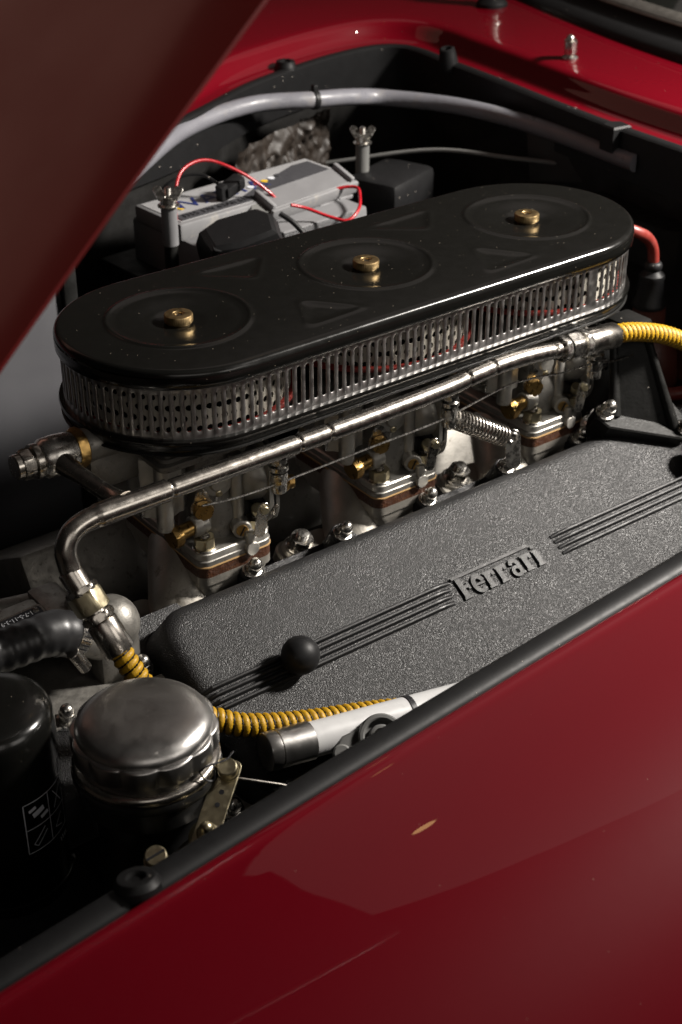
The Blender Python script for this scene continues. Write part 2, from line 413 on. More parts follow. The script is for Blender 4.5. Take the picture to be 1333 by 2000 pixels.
# far side of the opening: front -> far fender -> rear corner -> cowl -> near rear corner
far_pts = [(-1.2, .36, -.03), (-.7, .395, -.02), (-.3, .415, -.008), (-.1, .435, -.002), (.0989, .4874, 0), (.2518, .5637, 0), (.36, .600, 0), (.4400, .6175, 0), (.500, .6195, 0), (.5330, .6000, 0),
           (.5410, .5650, 0), (.5340, .506, 0), (.5240, .4031, 0), (.5060, .2571, 0), (.497, .165, 0), (.492, .05, 0), (.490, -.08, -.002), (.488, -.2, -.005), (.48, -.29, -.01)]
far_curve = resample(spline(far_pts, 10), 0.012)
fr_prof = [(.0040, -.012), (.0042, -.004), (.010, -.0022), (.018, -.001), (.024, .002), (.029, .008), (.033, .015), (.037, .0205), (.043, .0238), (.055, .0258), (.085, .0285), (.13, .032), (.18, .034), (.22, .033)]
fp = spline([(a, b, 0) for a, b in fr_prof], 3)
mb = MB(); mb.rings(offset_sweep(far_curve, [(p.x, p.y) for p in fp]), False, False, closed=False)
obj('cowl_and_far_fender', mb, red, car)
# outer part of the far fender, falling away
nf = [i for i, p in enumerate(far_curve) if p.x < 0.50 and p.y > 0.3]
mb = MB(); mb.rings(offset_sweep(far_curve[:nf[-1] + 4], [(.218, .0331), (.26, .029), (.30, .018), (.34, -.005), (.37, -.04), (.39, -.1), (.40, -.2)]), False, False, closed=False)
obj('far_fender_side', mb, red, car)
sprof = [(-.0105, -.055), (-.0115, -.006), (-.0100, -.0015), (-.0060, .0008), (-.001, .0012), (.0030, .0002), (.0045, -.003), (.0042, -.012)]
sp = spline([(a, b, 0) for a, b in sprof], 3)
mb = MB(); mb.rings(offset_sweep(far_curve, [(p.x, p.y) for p in sp]), False, False, closed=False)
obj('rubber_seal', mb, rubber, car)
mb = MB(); mb.rings(offset_sweep(far_curve, [(-.006, -.050), (.0, -.075), (.03, -.16), (.05, -.30), (.05, -.60)]), False, False, closed=False)
obj('inner_wall', mb, bay_black, car)
# floor of the bay
mb = MB(); mb.box((-.2, .1, -.61), (2.2, 1.3, .02)); obj('bay_floor', mb, bay_black, car)
# rubber bump stops on the seals
def bump_stop(p, r, h, axis=(0, 0, 1)):
    mb = MB(); mb.lathe([(r * 1.15, -.006), (r * 1.15, h * .3), (r * 1.02, h * .6), (r * .92, h), (r * .72, h * 1.06), (r * .5, h * 1.02), (r * .45, h * .6)], 28, axis_matrix(p, axis))
    return obj('bump_stop', mb, rubber, car)
bump_stop((-.5010, -.4210, -.1325), .0125, .006, (0.05, .25, .95))
bump_stop((.338, .598, -.003), .013, .012)
bump_stop((.5235, .4885, -.003), .011, .022, (-.2, 0, 1))
# shaped rubber end piece on the cowl seal
mb = MB(); mb.prism([(-.014, -.012), (.012, -.015), (.016, .004), (.004, .014), (-.012, .010)], -.026, .003, axis_matrix((.489, .158, .0), (0, 0, 1)), ch=.002)
obj('seal_end', mb, rubber, car)
# stiffening corner bracket with a hole, right rear
mb = MB()
n = 40; cx, cy, zz = .545, .105, -.085
outer = []
for j in range(n):
    t = 2 * PI * j / n
    dx, dy = math.cos(t), math.sin(t)
    k = min(.085 / max(1e-6, abs(dx)), .075 / max(1e-6, abs(dy)))
    outer.append(Vector((cx + dx * k, cy + dy * k, zz)))
hole = [Vector((cx + .03 * math.cos(2 * PI * j / n), cy + .03 * math.sin(2 * PI * j / n), zz + .0015)) for j in range(n)]
mid = [Vector((cx + .036 * math.cos(2 * PI * j / n), cy + .036 * math.sin(2 * PI * j / n), zz + .0015)) for j in range(n)]
mid0 = [Vector((cx + .039 * math.cos(2 * PI * j / n), cy + .039 * math.sin(2 * PI * j / n), zz)) for j in range(n)]
hole2 = [p - Vector((0, 0, .02)) for p in hole]
lowo = [p - Vector((0, 0, .05)) for p in outer]
mb.rings([lowo, outer, mid0, mid, hole, hole2], False, False)
obj('corner_bracket', mb, black_metal, car)
# firewall diagonal brace
mb = MB(); mb.box((0, 0, 0), (.26, .004, .07), .001, axis_matrix((.52, .17, -.04), (0, .2, 1), (.25, -1, 0))); obj('brace_plate', mb, bay_black, car)

# windscreen: black rubber seal, chrome-less frame, glass, wiper
ws_pts = [Vector(p) for p in ((.775, .70, .030), (.745, .600, .031), (.712, .470, .032), (.685, .345, .033), (.668, .238, .034), (.655, .10, .035), (.65, -.1, .034))]
wsc = resample(spline(ws_pts, 8), .012)
def ws_sweep(prof):
    return offset_sweep(list(wsc), prof)
wp = spline([(a, b, 0) for a, b in [(-.004, -.006), (-.004, .004), (.0, .010), (.010, .015), (.022, .017), (.032, .024), (.036, .030), (.034, .034)]], 3)
mb = MB(); mb.rings(ws_sweep([(p.x, p.y) for p in wp]), False, False, closed=False)
wsl = obj('windscreen_seal', mb, rubber, car)
mb = MB(); mb.rings(ws_sweep([(.031, .030), (.033, .033), (.045, .0385), (.052, .041)]), False, False, closed=False); obj('trim_strip', mb, alu_dark, wsl)
mb = MB(); mb.rings(ws_sweep([(.050, .040), (.12, .085), (.25, .17), (.4, .26)]), False, False, closed=False); obj('windscreen', mb, glass, car)

# washer nozzle on the cowl
noz = thing('washer_nozzle', (.588, .333, .0275), 'small chrome washer nozzle standing on the red cowl', 'nozzle')
mb = MB(); mb.lathe([(.0105, 0), (.0105, .0015), (.008, .0035), (.006, .0045), (.006, .008)], 28, Matrix.Translation((.588, .333, .0275))); obj('base', mb, chrome, noz)
mb = MB(); mb.hexnut((.588, .333, .0345), (-.15, -.1, 1), .0085, .016); obj('hex_body', mb, chrome, noz)
mb = MB(); mb.ball((.5845, .331, .052), .0055, 16); mb.cyl((.585, .331, .0505), (.577, .325, .0545), .003, 12); obj('jet', mb, chrome, noz)
# mirror / aerial foot at the top edge
mir = thing('mirror_foot', (.690, .590, .034), 'chrome stem on a black rubber foot at the top edge of the red cowl', 'mirror stem')
mb = MB(); mb.lathe([(.022, -.004), (.022, .003), (.017, .009), (.012, .011)], 28, Matrix.Translation((.690, .590, .034))); obj('rubber_foot', mb, rubber, mir)
mb = MB(); mb.cyl((.690, .590, .043), (.678, .588, .105), .011, 24, .001); mb.lathe([(.0135, 0), (.0145, .003), (.0135, .006)], 24, axis_matrix((.689, .590, .052), (-.2, 0, 1))); obj('stem', mb, chrome, mir)
# wiper
wip = thing('wiper', (.80, .40, .085), 'chrome windscreen wiper arm resting low on the dark glass', 'wiper')
wa, wb = V(.772, .400, .076), V(.775, .13, .088)
mb = MB(); mb.box((0, 0, 0), (.006, .012, (wb - wa).length), .001, axis_matrix((wa + wb) / 2, wb - wa)); obj('arm', mb, chrome, wip)
mb = MB(); mb.cyl(wa + V(0, 0, -.012), wa + V(0, 0, .008), .009, 20, .002); mb.box((0, 0, 0), (.018, .026, .010), .002, axis_matrix(wa + V(0, -.01, .002), (0, 0, 1))); obj('clamp', mb, chrome, wip)
mb = MB(); mb.box((0, 0, 0), (.010, .008, .30), .002, axis_matrix((wa + wb) / 2 + V(.018, .02, .0), wb - wa)); obj('blade', mb, rubber, wip)

# raised bonnet, hinged at the front, painted side towards the camera
bon = thing('bonnet', (-.92, 0, -.13), 'raised dull red bonnet panel looming out of focus at upper left', 'bonnet')
bd = V(.1545, 0, .1440).normalized(); bn = V(-bd.z, 0, bd.x)
def bon_pt(u, y):  # u along slope from the frame edge point, crown across y
    base = V(-.5257, -.38, .2026) + bd * (u - .46)
    crown = 0.030 * (1 - ((y - .02) / .40) ** 2)
    edge_in = -.0
    return base + V(0, y + .38, 0) + bn * (crown - .0 + 0.018 * math.sin(PI * min(1, max(0, u / 1.2))) - 0.0175)
rg = []
for i in range(41):
    u = 1.25 * i / 40; row = []
    for j in range(33):
        y = -.38 + .80 * j / 32
        row.append(bon_pt(u, y))
    # folded lip along the near edge
    e = row[0]
    row = [e + V(0, .016, 0) - bn * .008, e + V(0, .003, 0) - bn * .008, e + V(0, .0, 0) - bn * .006, e - bn * .004 + V(0, .0003, 0)] + row[1:]
    rg.append(row)
mb = MB(); mb.rings(rg, False, False, closed=False); obj('outer_skin', mb, bonnet_red, bon)
rg = []
for i in range(21):
    u = 1.25 * i / 20
    rg.append([bon_pt(u, -.36 + .76 * j / 16) - bn * .014 for j in range(17)])
mb = MB(); mb.rings(rg, False, False, closed=False); obj('inner_skin', mb, bay_black, bon)

# grey panel at the front left, beyond the air cleaner (radiator side)
rad = thing('radiator_panel', (-.34, .30, -.55), 'smooth grey sheet metal panel at left behind the air cleaner', 'panel')
mb = MB(); mb.box((-.375, .30, -.30), (.43, .006, .56), .002); obj('sheet', mb, panel_grey, rad)
mb = MB(); mb.box((-.152, .297, -.30), (.016, .014, .56), .003); obj('edge_flange', mb, black_metal, rad)

# crumpled brown lining on the far wall, behind the battery
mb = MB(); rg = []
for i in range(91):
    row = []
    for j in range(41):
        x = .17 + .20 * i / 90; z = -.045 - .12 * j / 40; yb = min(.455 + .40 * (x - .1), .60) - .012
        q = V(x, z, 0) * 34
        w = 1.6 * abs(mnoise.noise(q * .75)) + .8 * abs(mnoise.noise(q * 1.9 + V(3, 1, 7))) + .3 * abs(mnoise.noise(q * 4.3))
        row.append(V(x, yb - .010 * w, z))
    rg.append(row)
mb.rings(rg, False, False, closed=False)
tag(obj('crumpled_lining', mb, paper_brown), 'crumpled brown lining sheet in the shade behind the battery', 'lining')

# milky vinyl drain tube running round the far edge
tp = [(-.10, .33, -.014), (-.04, .372, -.013), (-.009, .395, -.012), (.108, .483, -.012), (.225, .520, -.012), (.309, .5010, -.015), (.370, .502, -.022), (.423, .497, -.031), (.474, .407, -.031), (.492, .287, -.031), (.484, .115, -.031)]
tp = resample(spline(tp, 10), .008)
vt = thing('vinyl_tube', (.235, .575, -.045), 'long milky white vinyl tube curving round the far bay edge', 'tube')
mb = MB(); mb.tube(tp, .0105, 20); obj('tube_wall', mb, duct_white, vt)
ti = min(range(len(tp)), key=lambda i: (tp[i] - V(.309, .5010, -.014)).length)
tdir = (tp[ti + 1] - tp[ti - 1]).normalized()
mb = MB(); mb.lathe([(.0104, -.003), (.0122, -.003), (.0122, .003), (.0104, .003)], 28, axis_matrix(tp[ti], tdir), False, False)
mb.box((0, 0, 0), (.006, .007, .009), .001, axis_matrix(tp[ti] + V(0, 0, .014), (0, 0, 1))); obj('cable_tie', mb, rubber, vt)
# thin cables in the far shade
mb = MB(); mb.tube(resample(spline([(.33, .50, -.10), (.42, .40, -.075), (.47, .30, -.07), (.52, .22, -.07)], 8), .01), .0028, 10)
tag(obj('thin_cable', mb, mid_grey), 'thin grey cable in the dark under the cowl', 'cable')
mb = MB(); mb.tube(resample(spline([(.165, .545, -.045), (.152, .545, -.07), (.138, .55, -.11), (.135, .55, -.2)], 8), .01), .008, 14)
tag(obj('black_cable', mb, rubber), 'thick black cable dropping behind the battery under the vinyl tube', 'cable')

# ================================================================== ENGINE
# ---- block, heads and far cam cover (mostly in the dark)
eng = thing('engine_block', (0.03, 0, -0.60), 'grimy dark engine block and heads in the shade beneath the carburettors', 'engine')
mb = MB(); mb.box((.03, 0, -.46), (.70, .30, .28), .01); obj('crankcase', mb, black_metal, eng)
mb = MB(); mb.box((0, 0, 0), (.70, .17, .10), .006, axis_matrix((.03, -.165, -.335), (0, -.5, .866))); obj('cylinder_head', mb, alu_dark, eng)
mb = MB(); mb.box((0, 0, 0), (.70, .17, .10), .006, axis_matrix((.03, .165, -.335), (0, .5, .866))); obj('cylinder_head', mb, alu_dark, eng)
mb = MB(); mb.box((.03, 0, -.315), (.66, .13, .02), .004); obj('valley_cover', mb, black_metal, eng)
mb = MB()
for x in (-.27, -.16, -.05, .06, .17, .28): mb.cyl((x, -.03, -.30), (x, -.055, -.262), .008, 14, .001)
mb.tube(resample(spline([(-.36, -.01, -.262), (-.25, -.02, -.266), (0, -.018, -.268), (.3, -.02, -.266)], 6), .02), .0085, 14)
obj('plug_lead_conduit', mb, rubber, eng)

# ---- cam cover: rounded tray, tilted 30 degrees towards the near side
CO = V(0, -.10, -.205); EX = V(1, 0, 0); ES = V(0, -math.cos(PI / 6), -.5); EN = V(0, -.5, math.cos(PI / 6))
def cov(x, s, n=0.0): return CO + EX * x + ES * s + EN * n
CM = Matrix(((1, 0, 0, CO.x), (0, -ES.y, EN.y, CO.y), (0, -ES.z, EN.z, CO.z), (0, 0, 0, 1)))  # local: x, -s, n
def rrect(a, b, r, n=10):
    pts = []
    for cx, cy, t0 in ((a - r, b - r, 0), (-a + r, b - r, PI / 2), (-a + r, -b + r, PI), (a - r, -b + r, 1.5 * PI)):
        for k in range(n + 1):
            t = t0 + PI / 2 * k / n; pts.append((cx + r * math.cos(t), cy + r * math.sin(t)))
    # subdivide the long straights
    out = []
    for i in range(len(pts)):
        p, q = pts[i], pts[(i + 1) % len(pts)]; out.append(p)
        d = math.hypot(q[0] - p[0], q[1] - p[1]); k = int(d / .03)
        for j in range(1, k): out.append((p[0] + (q[0] - p[0]) * j / k, p[1] + (q[1] - p[1]) * j / k))
    return out
def cover_mesh(a, b, r, depth, redge, crown):
    """height field over a rounded rectangle, with skirt"""
    nx, ny = 120, 44; mb = MB(); rows = []
    def f(v): return math.sin(v * PI / 2)
    for j in range(ny + 1):
        y = b * f(2 * j / ny - 1)
        yy = abs(y) - (b - r)
        xm = a if yy <= 0 else a - r + math.sqrt(max(0, r * r - yy * yy))
        row = []
        for i in range(nx + 1):
            u = 2 * i / nx - 1; u = math.copysign(1 - (1 - abs(u)) ** 1.5, u)
            x = xm * u
            # distance to the outline
            qx, qy = abs(x) - (a - r), abs(y) - (b - r)
            if qx > 0 and qy > 0: d = r - math.hypot(qx, qy)
            else: d = min(a - abs(x), b - abs(y))
            d = max(0, d); e = max(0, 1 - d / redge)
            z = crown * (1 - (y / b) ** 2) - redge * (1 - math.sqrt(max(0, 1 - e * e)))
            row.append(V(x, y, z))
        rows.append(row)
    mb.rings(rows, False, False, closed=False)
    loop = rows[0][:] + [rw[-1] for rw in rows[1:-1]] + rows[-1][::-1] + [rw[0] for rw in rows[-2:0:-1]]
    def out(p, k, z): 
        return V(p.x * (1 + k / a), p.y * (1 + k / b), z)
    mb.rings([loop, [out(p, .002, -redge - (depth - redge) * .5) for p in loop], [out(p, .004, -depth) for p in loop]], False, False)
    return mb
XC, SCN = .035, .0895   # centre of the cover along x and down the slope
A_, B_ = .340, .0925
def cvr(x, y, n): return cov(x, SCN - y, n)
CMc = Matrix(((1, 0, 0, cov(XC, SCN).x), (0, -ES.y, EN.y, cov(XC, SCN).y), (0, -ES.z, EN.z, cov(XC, SCN).z), (0, 0, 0, 1)))
vc = thing('valve_cover', (0.03, -.18, -.30), 'black crinkle finish valve cover with raised ribs and cast maker lettering', 'valve cover')
mb = cover_mesh(A_, B_, .034, .048, .016, .0035); mb.xf(CMc); obj('shell', mb, crinkle, vc)
# flange all round
mb = MB(); pts = rrect(A_ + .020, B_ + .020, .04, 8)
mb.rings([[V(x, y, -.056) for x, y in pts], [V(x, y, -.049) for x, y in pts], [V(x * .998, y * .993, -.048) for x, y in pts]], True, True); mb.xf(CMc); obj('flange', mb, crinkle, vc)
# ribs: four each side of the lettering, ends staggered
for k in range(4):
    s = .0800 + k * .0064
    for (x0, x1) in ((-.302, -.038 - .0022 * k), (.0895 + .0004 * k, .372)):
        mb = MB()
        cr = .0035 * (1 - ((SCN - s) / B_) ** 2)
        L = x1 - x0; m = 26; rg = []
        for i in range(m + 1):
            x = x0 + L * i / m
            e = min(x - x0, x1 - x); h = .0042 * min(1, e / .003 + .25)
            dx = max(0, (-.289 - x), x - .359); drop = -.016 * (1 - math.sqrt(max(0, 1 - min(1, dx / .016) ** 2)))
            c = cov(x, s, cr + drop)
            rg.append([c + ES * o + EN * hh for o, hh in ((-.0022, -.003), (-.0018, h * .72), (-.0008, h), (.0008, h), (.0018, h * .72), (.0022, -.003))])
        mb.rings(rg); obj('rib', mb, rib_black, vc)
# cast lettering, one part for each letter
LW = .0034
def letter(name, strokes, x0, w=LW, k=0):
    mb = MB()
    for i, st in enumerate(strokes):
        wid = st[1] if isinstance(st, tuple) and isinstance(st[1], float) else w
        pts = st[0] if isinstance(st, tuple) and isinstance(st[1], float) else st
        M = CM @ Matrix.Translation((x0, -.1018, .0030))
        mb.stroke(pts, wid, -.002, .0030 - .00006 * i, M)
    return obj(name, mb, rib_black, vc)
def mmp(l): return [(a / 1000, b / 1000) for a, b in l]
letter('raised_letter', [(mmp([(4.2, 0), (4.2, 21.5)]), .0056), (mmp([(0.4, 1.1), (9.6, 1.1)]), .0022), (mmp([(-1.5, 23.3), (93, 23.3)]), .0028), (mmp([(6, 11.8), (11.8, 11.8)]), .0032), (mmp([(11.6, 8.2), (11.6, 15.4)]), .0024)], -.0335)
def arc(cx, cy, rx, ry, a0, a1, n=14): return [(cx + rx * math.cos(R_(a0 + (a1 - a0) * i / n)), cy + ry * math.sin(R_(a0 + (a1 - a0) * i / n))) for i in range(n + 1)]
letter('raised_letter', [(mmp(arc(8.4, 9.0, 5.4, 7.4, 12, 320, 20)), .0042), (mmp([(4, 8.9), (14.8, 8.9)]), .0022)], -.0193)
def let_r(x): letter('raised_letter', [(mmp([(4, 0), (4, 17)]), .0054), (mmp([(.2, 1.1), (8.6, 1.1)]), .0022), (mmp([(.2, 16), (5, 16)]), .0020), (mmp([(6, 12.5), (8, 15.4), (11.5, 15.6)]), .0034), (mmp([(11.2, 16.4), (11.2, 11.2)]), .0034)], x)
let_r(-.0028); let_r(.0120)
letter('raised_letter', [(mmp([(11.4, 0), (11.4, 12), (9.2, 15.6), (5.2, 15.6), (3.2, 12.2)]), .0038), (mmp(arc(7.2, 4.8, 4.3, 4.2, 0, 360, 20)), .0034), (mmp([(10.5, 1.1), (15, 1.1)]), .0022)], .0265)
let_r(.0435)
letter('raised_letter', [(mmp([(4, 0), (4, 16.6)]), .0056), (mmp([(0, 1.1), (8.2, 1.1)]), .0022), (mmp([(.2, 15.8), (4, 15.8)]), .0020), (mmp([(2.2, 20.1), (6.4, 20.1)]), .0028)], .0585)
# acorn nuts with washers round the flange
def acorn(base, ax, parent, sc=1.0, m=None):
    base = Vector(base); ax = Vector(ax).normalized()
    a = MB(); a.hexnut(base + ax * .0022 * sc, ax, .0072 * sc, .0072 * sc, rot=random.uniform(0, 1))
    pr = [(.0058 * sc, 0), (.0059 * sc, .0025 * sc)]
    for k in range(1, 9): t = PI / 2 * k / 8; pr.append((max(1e-5, .0059 * sc * math.cos(t)), .0025 * sc + .0058 * sc * math.sin(t)))
    a.lathe(pr, 24, axis_matrix(base + ax * .0090 * sc, ax))
    o = obj('acorn_nut', a, m or chrome, parent)
    w = MB(); w.lathe([(.0092 * sc, 0), (.0094 * sc, .0010 * sc), (.0088 * sc, .0018 * sc), (.0075 * sc, .0024 * sc)], 28, axis_matrix(base, ax)); obj('washer', w, m or chrome, o)
    return o
for x in (-.184, -.083, .019, .121, .222, .32): acorn(cov(x, -.0150, -.026), EN, vc)
for x in (-.184, -.083, .019, .121, .222, .32):
    mb = MB(); mb.lathe([(.0125, -.03), (.0115, -.001), (.0105, 0)], 24, axis_matrix(cov(x, -.0150, -.026), EN)); obj('nut_boss', mb, crinkle, vc)
for p in (cov(-.3215, .026, -.030), cov(-.316, .168, -.030)):
    acorn(p, EN, vc)
    mb = MB(); mb.lathe([(.0135, -.03), (.0125, -.001), (.0115, 0)], 24, axis_matrix(p, EN)); obj('nut_boss', mb, crinkle, vc)

# black ball stops on the ribs
for (x, s, lab) in ((-.2150, .0900, 'round black rubber ball on the ribbed valve cover beside the yellow hose'), (.298, .070, 'dark ball at the right end of the valve cover ribs, cut by the photo edge')):
    b = thing('ball_stop', cov(x, s, .004), lab, 'ball stop')
    mb = MB(); mb.ball(cov(x, s, .021), .0165, 40); obj('ball', mb, rubber, b)
    mb = MB(); mb.lathe([(.012, -.001), (.0105, .004), (.008, .008)], 24, axis_matrix(cov(x, s, .003), EN)); obj('collar', mb, rubber, b)

# ---- air cleaner
AW = .1045; AS = .20
ac = thing('air_cleaner', (0, 0, -.0755), 'long black oval air cleaner with slotted steel sides and three brass knobs', 'air cleaner')
TRI = [[(-.0998, -.0319), (-.0597, -.0777), (-.1244, -.0803)], [(.1006, -.0298), (.1400, -.0798), (.0740, -.0826)], [(-.1466, .0738), (-.0620, .0730), (-.1000, .0283)], [(.0508, .0711), (.1400, .0752), (.1006, .029)]]
def tri_sd(p, T):
    # rounded triangle, signed distance by half planes (inward bowed sides follow the disc rims)
    c = (sum(t[0] for t in T) / 3, sum(t[1] for t in T) / 3); d = -1e9
    for i in range(3):
        a, b = T[i], T[(i + 1) % 3]; nx, ny = b[1] - a[1], a[0] - b[0]; l = math.hypot(nx, ny); nx /= l; ny /= l
        if (c[0] - a[0]) * nx + (c[1] - a[1]) * ny > 0: nx, ny = -nx, -ny
        e_ = (p[0] - a[0]) * nx + (p[1] - a[1]) * ny; k_ = .012; h_ = max(0, k_ - abs(d - e_)) / k_; d = max(d, e_) + h_ * h_ * k_ * .25
    for q in (-AS, 0, AS):
        d = max(d, .0660 - math.hypot(p[0] - q, p[1]))
    return d
def ss(a, b, x): t = min(1, max(0, (x - a) / (b - a))); return t * t * (3 - 2 * t)
def lid_z(x, y):
    z = 0.0022 * (1 - (y / AW) ** 2)
    for q in (-AS, 0, AS):
        r = math.hypot(x - q, y)
        if r < .075:
            z += .0013 * math.exp(-((r - .0605) / .0019) ** 2)
            z -= .0008 * (1 - ss(.052, .058, r))
            z -= .0032 * (1 - ss(.016, .056, r)) + .0018 * (1 - ss(.010, .026, r))
    for T in TRI:
        c = (sum(t[0] for t in T) / 3, sum(t[1] for t in T) / 3)
        if math.hypot(x - c[0], y - c[1]) < .07:
            d = tri_sd((x, y), T)
            z += .0005 * math.exp(-(d / .0024) ** 2) - .0011 * (1 - ss(-.0095, .001, d))
    return z
nx, ny = 380, 130; rows = []
for j in range(ny + 1):
    v = 2 * j / ny - 1; v = math.copysign(1 - (1 - abs(v)) ** 1.15, v); y = AW * max(-.99999, min(.99999, v))
    xm = AS + math.sqrt(max(0, AW * AW - y * y)); row = []
    for i in range(nx + 1):
        u = 2 * i / nx - 1; u = math.copysign(1 - (1 - abs(u)) ** 1.1, u); x = xm * u
        d = AW - math.hypot(max(0, abs(x) - AS), y); e = max(0, 1 - max(0, d) / .0055)
        row.append(V(x, y, lid_z(x, y) - .0055 * (1 - math.sqrt(max(0, 1 - e * e)))))
    rows.append(row)
mb = MB(); mb.rings(rows, False, False, closed=False)
def oval(r, z, n=44, k=14):
    out = []
    for i in range(n + 1): t = -PI / 2 + PI * i / n; out.append(V(AS + r * math.cos(t), r * math.sin(t), z))
    for i in range(1, k): out.append(V(AS - 2 * AS * i / k, r, z))
    for i in range(n + 1): t = PI / 2 + PI * i / n; out.append(V(-AS + r * math.cos(t), r * math.sin(t), z))
    for i in range(1, k): out.append(V(-AS + 2 * AS * i / k, -r, z))
    return out
mb.rings([oval(AW, -.0054), oval(AW + .0002, -.0090), oval(AW, -.0148), oval(AW - .0015, -.0157), oval(AW - .004, -.0152)], False, False)
obj('lid', mb, gloss_black, ac, sharp=60)
# base tray
mb = MB(); mb.rings([oval(AW - .004, -.0610), oval(AW + .0005, -.0614), oval(AW + .0012, -.0632), oval(AW + .0005, -.0655), oval(AW - .001, -.0690), oval(AW - .0025, -.0720), oval(AW - .0020, -.0735), oval(AW - .006, -.0750), oval(AW - .05, -.0755)], True, True)
obj('base_tray', mb, gloss_black, ac, sharp=50)
mb = MB(); mb.rings([oval(AW - .0018, -.0728), oval(AW - .0002, -.0734), oval(AW - .0002, -.0744), oval(AW - .004, -.0750)], False, False); obj('tray_rim', mb, black_metal, ac)
# slotted band
BR = .1010; per = 4 * AS + 2 * PI * BR; NS = 168; pit = per / NS
def band_pt(s, z, r):
    s = s % per; h = 2 * AS
    if s < h: return V(-AS + s, -r, z)
    s -= h
    if s < PI * BR: t = -PI / 2 + s / BR; return V(AS + r * math.cos(t), r * math.sin(t), z)
    s -= PI * BR
    if s < h: return V(AS - s, r, z)
    s -= h; t = PI / 2 + s / BR; return V(-AS + r * math.cos(t), r * math.sin(t), z)
zt, zb = -.0148, -.0625; st, sb = -.0205, -.0545; hw = .0023
loop2 = []
for k in range(9): t = PI * k / 8; loop2.append((hw * math.cos(t), st - hw + hw * math.sin(t)))
for k in range(9): t = PI + PI * k / 8; loop2.append((hw * math.cos(t), sb + hw + hw * math.sin(t)))
out2 = []
for k in range(9):
    x = pit / 2 * (1 - 2 * k / 8); out2.append((x, zt))
for k in range(9):
    x = -pit / 2 * (1 - 2 * k / 8); out2.append((x, zb))
mb = MB()
for c in range(NS):
    s0 = c * pit
    solid = (c % 84 in (46,)) # plain web at the band joint
    def P3(q, r): return band_pt(s0 + q[0], q[1], r)
    if solid: continue
    n = 18
    v = [P3(q, BR) for q in out2] + [P3((q[0] * 1.22, q[1] + (.0006 if i < 9 else -.0006)), BR) for i, q in enumerate(loop2)] + [P3(q, BR - .0005) for q in loop2] + [P3(q, BR - .0012) for q in loop2] + [P3(q, BR - .0012) for q in out2]
    f = []
    for ly in range(4):
        for i in range(n): f.append((ly * n + i, ly * n + (i + 1) % n, (ly + 1) * n + (i + 1) % n, (ly + 1) * n + i))
    mb.add(v, f)
for c in range(NS):
    if c % 84 in (46,):
        s0 = c * pit
        mb.add([band_pt(s0 - pit / 2, zt, BR), band_pt(s0 + pit / 2, zt, BR), band_pt(s0 + pit / 2, zb, BR), band_pt(s0 - pit / 2, zb, BR)], [(0, 1, 2, 3)])
obj('slotted_band', mb, band_steel, ac, sharp=50)
# filter cages inside
for q in (-AS, 0, AS):
    mb = MB(); Rr = .0930; cols = 70; rws = 5; z0, z1 = -.0608, -.013
    cw = 2 * PI / cols; chh = (z1 - z0) / rws
    for r in range(rws):
        for c in range(cols):
            a0 = (c + (.5 if r % 2 else 0)) * cw; zc = z0 + (r + .5) * chh
            n = 8; vv = []
            for k in range(n):
                t = 2 * PI * k / n; ct, st_ = math.cos(t), math.sin(t); m = max(abs(ct), abs(st_))
                vv.append((a0 + ct / m * cw / 2, zc + st_ / m * chh / 2))
            hh = [(a0 +   .0029 / Rr * math.cos(2 * PI * k / n), zc + .0029 * math.sin(2 * PI * k / n)) for k in range(n)]
            allv = [V(q + Rr * math.cos(a), Rr * math.sin(a), z) for a, z in vv] + [V(q + Rr * math.cos(a), Rr * math.sin(a), z) for a, z in hh] + [V(q + (Rr - .001) * math.cos(a), (Rr - .001) * math.sin(a), z) for a, z in hh]
            f = [(i, (i + 1) % n, n + (i + 1) % n, n + i) for i in range(n)] + [(n + i, n + (i + 1) % n, 2 * n + (i + 1) % n, 2 * n + i) for i in range(n)]
            mb.add(allv, f)
    cg = obj('filter_cage', mb, filter_white, ac, flat=True)
    mb = MB(); mb.lathe([(.087, -.0608), (.087, -.013)], 40, Matrix.Translation((q, 0, 0)), False, False); obj('filter_core', mb, black_metal, cg)
    mb = MB(); mb.lathe([(.0900, -.0612), (.0985, -.0612), (.0985, -.0590), (.0975, -.0576), (.0935, -.0572)], 48, Matrix.Translation((q, 0, 0)), False, False); obj('red_gasket', mb, gasket_red, cg)
# knobs
for i, q in enumerate((-AS, 0, AS)):
    z0 = lid_z(q, 0) + .0005; n = 144
    def km(t, r, z): return 1 - (.022 if (.0105 < r and .0008 < z < .0068) else 0) * (.5 + .5 * math.copysign(1, math.sin(t * 48)))
    mb = MB(); mb.lathe([(.0105, 0), (.0120, .0008), (.0122, .0010), (.0122, .0064), (.0117, .0072), (.0106, .0076), (.0052, .0076), (.0045, .0070), (.0036, .0070), (.0034, .0050)], n, Matrix.Translation((q, 0, z0 + .0008)), rmod=km)
    kb = obj('brass_knob', mb, knob_brass, ac, sharp=30)
    mb = MB(); mb.lathe([(.0098, -.0005), (.0102, .0004), (.0100, .0016), (.006, .0019)], 32, Matrix.Translation((q, 0, z0))); obj('washer', mb, knob_brass, kb)
    mb = MB(); mb.stud((q, 0, z0 + .004), (0, 0, 1), .0028, .0030); obj('stud', mb, steel, kb)

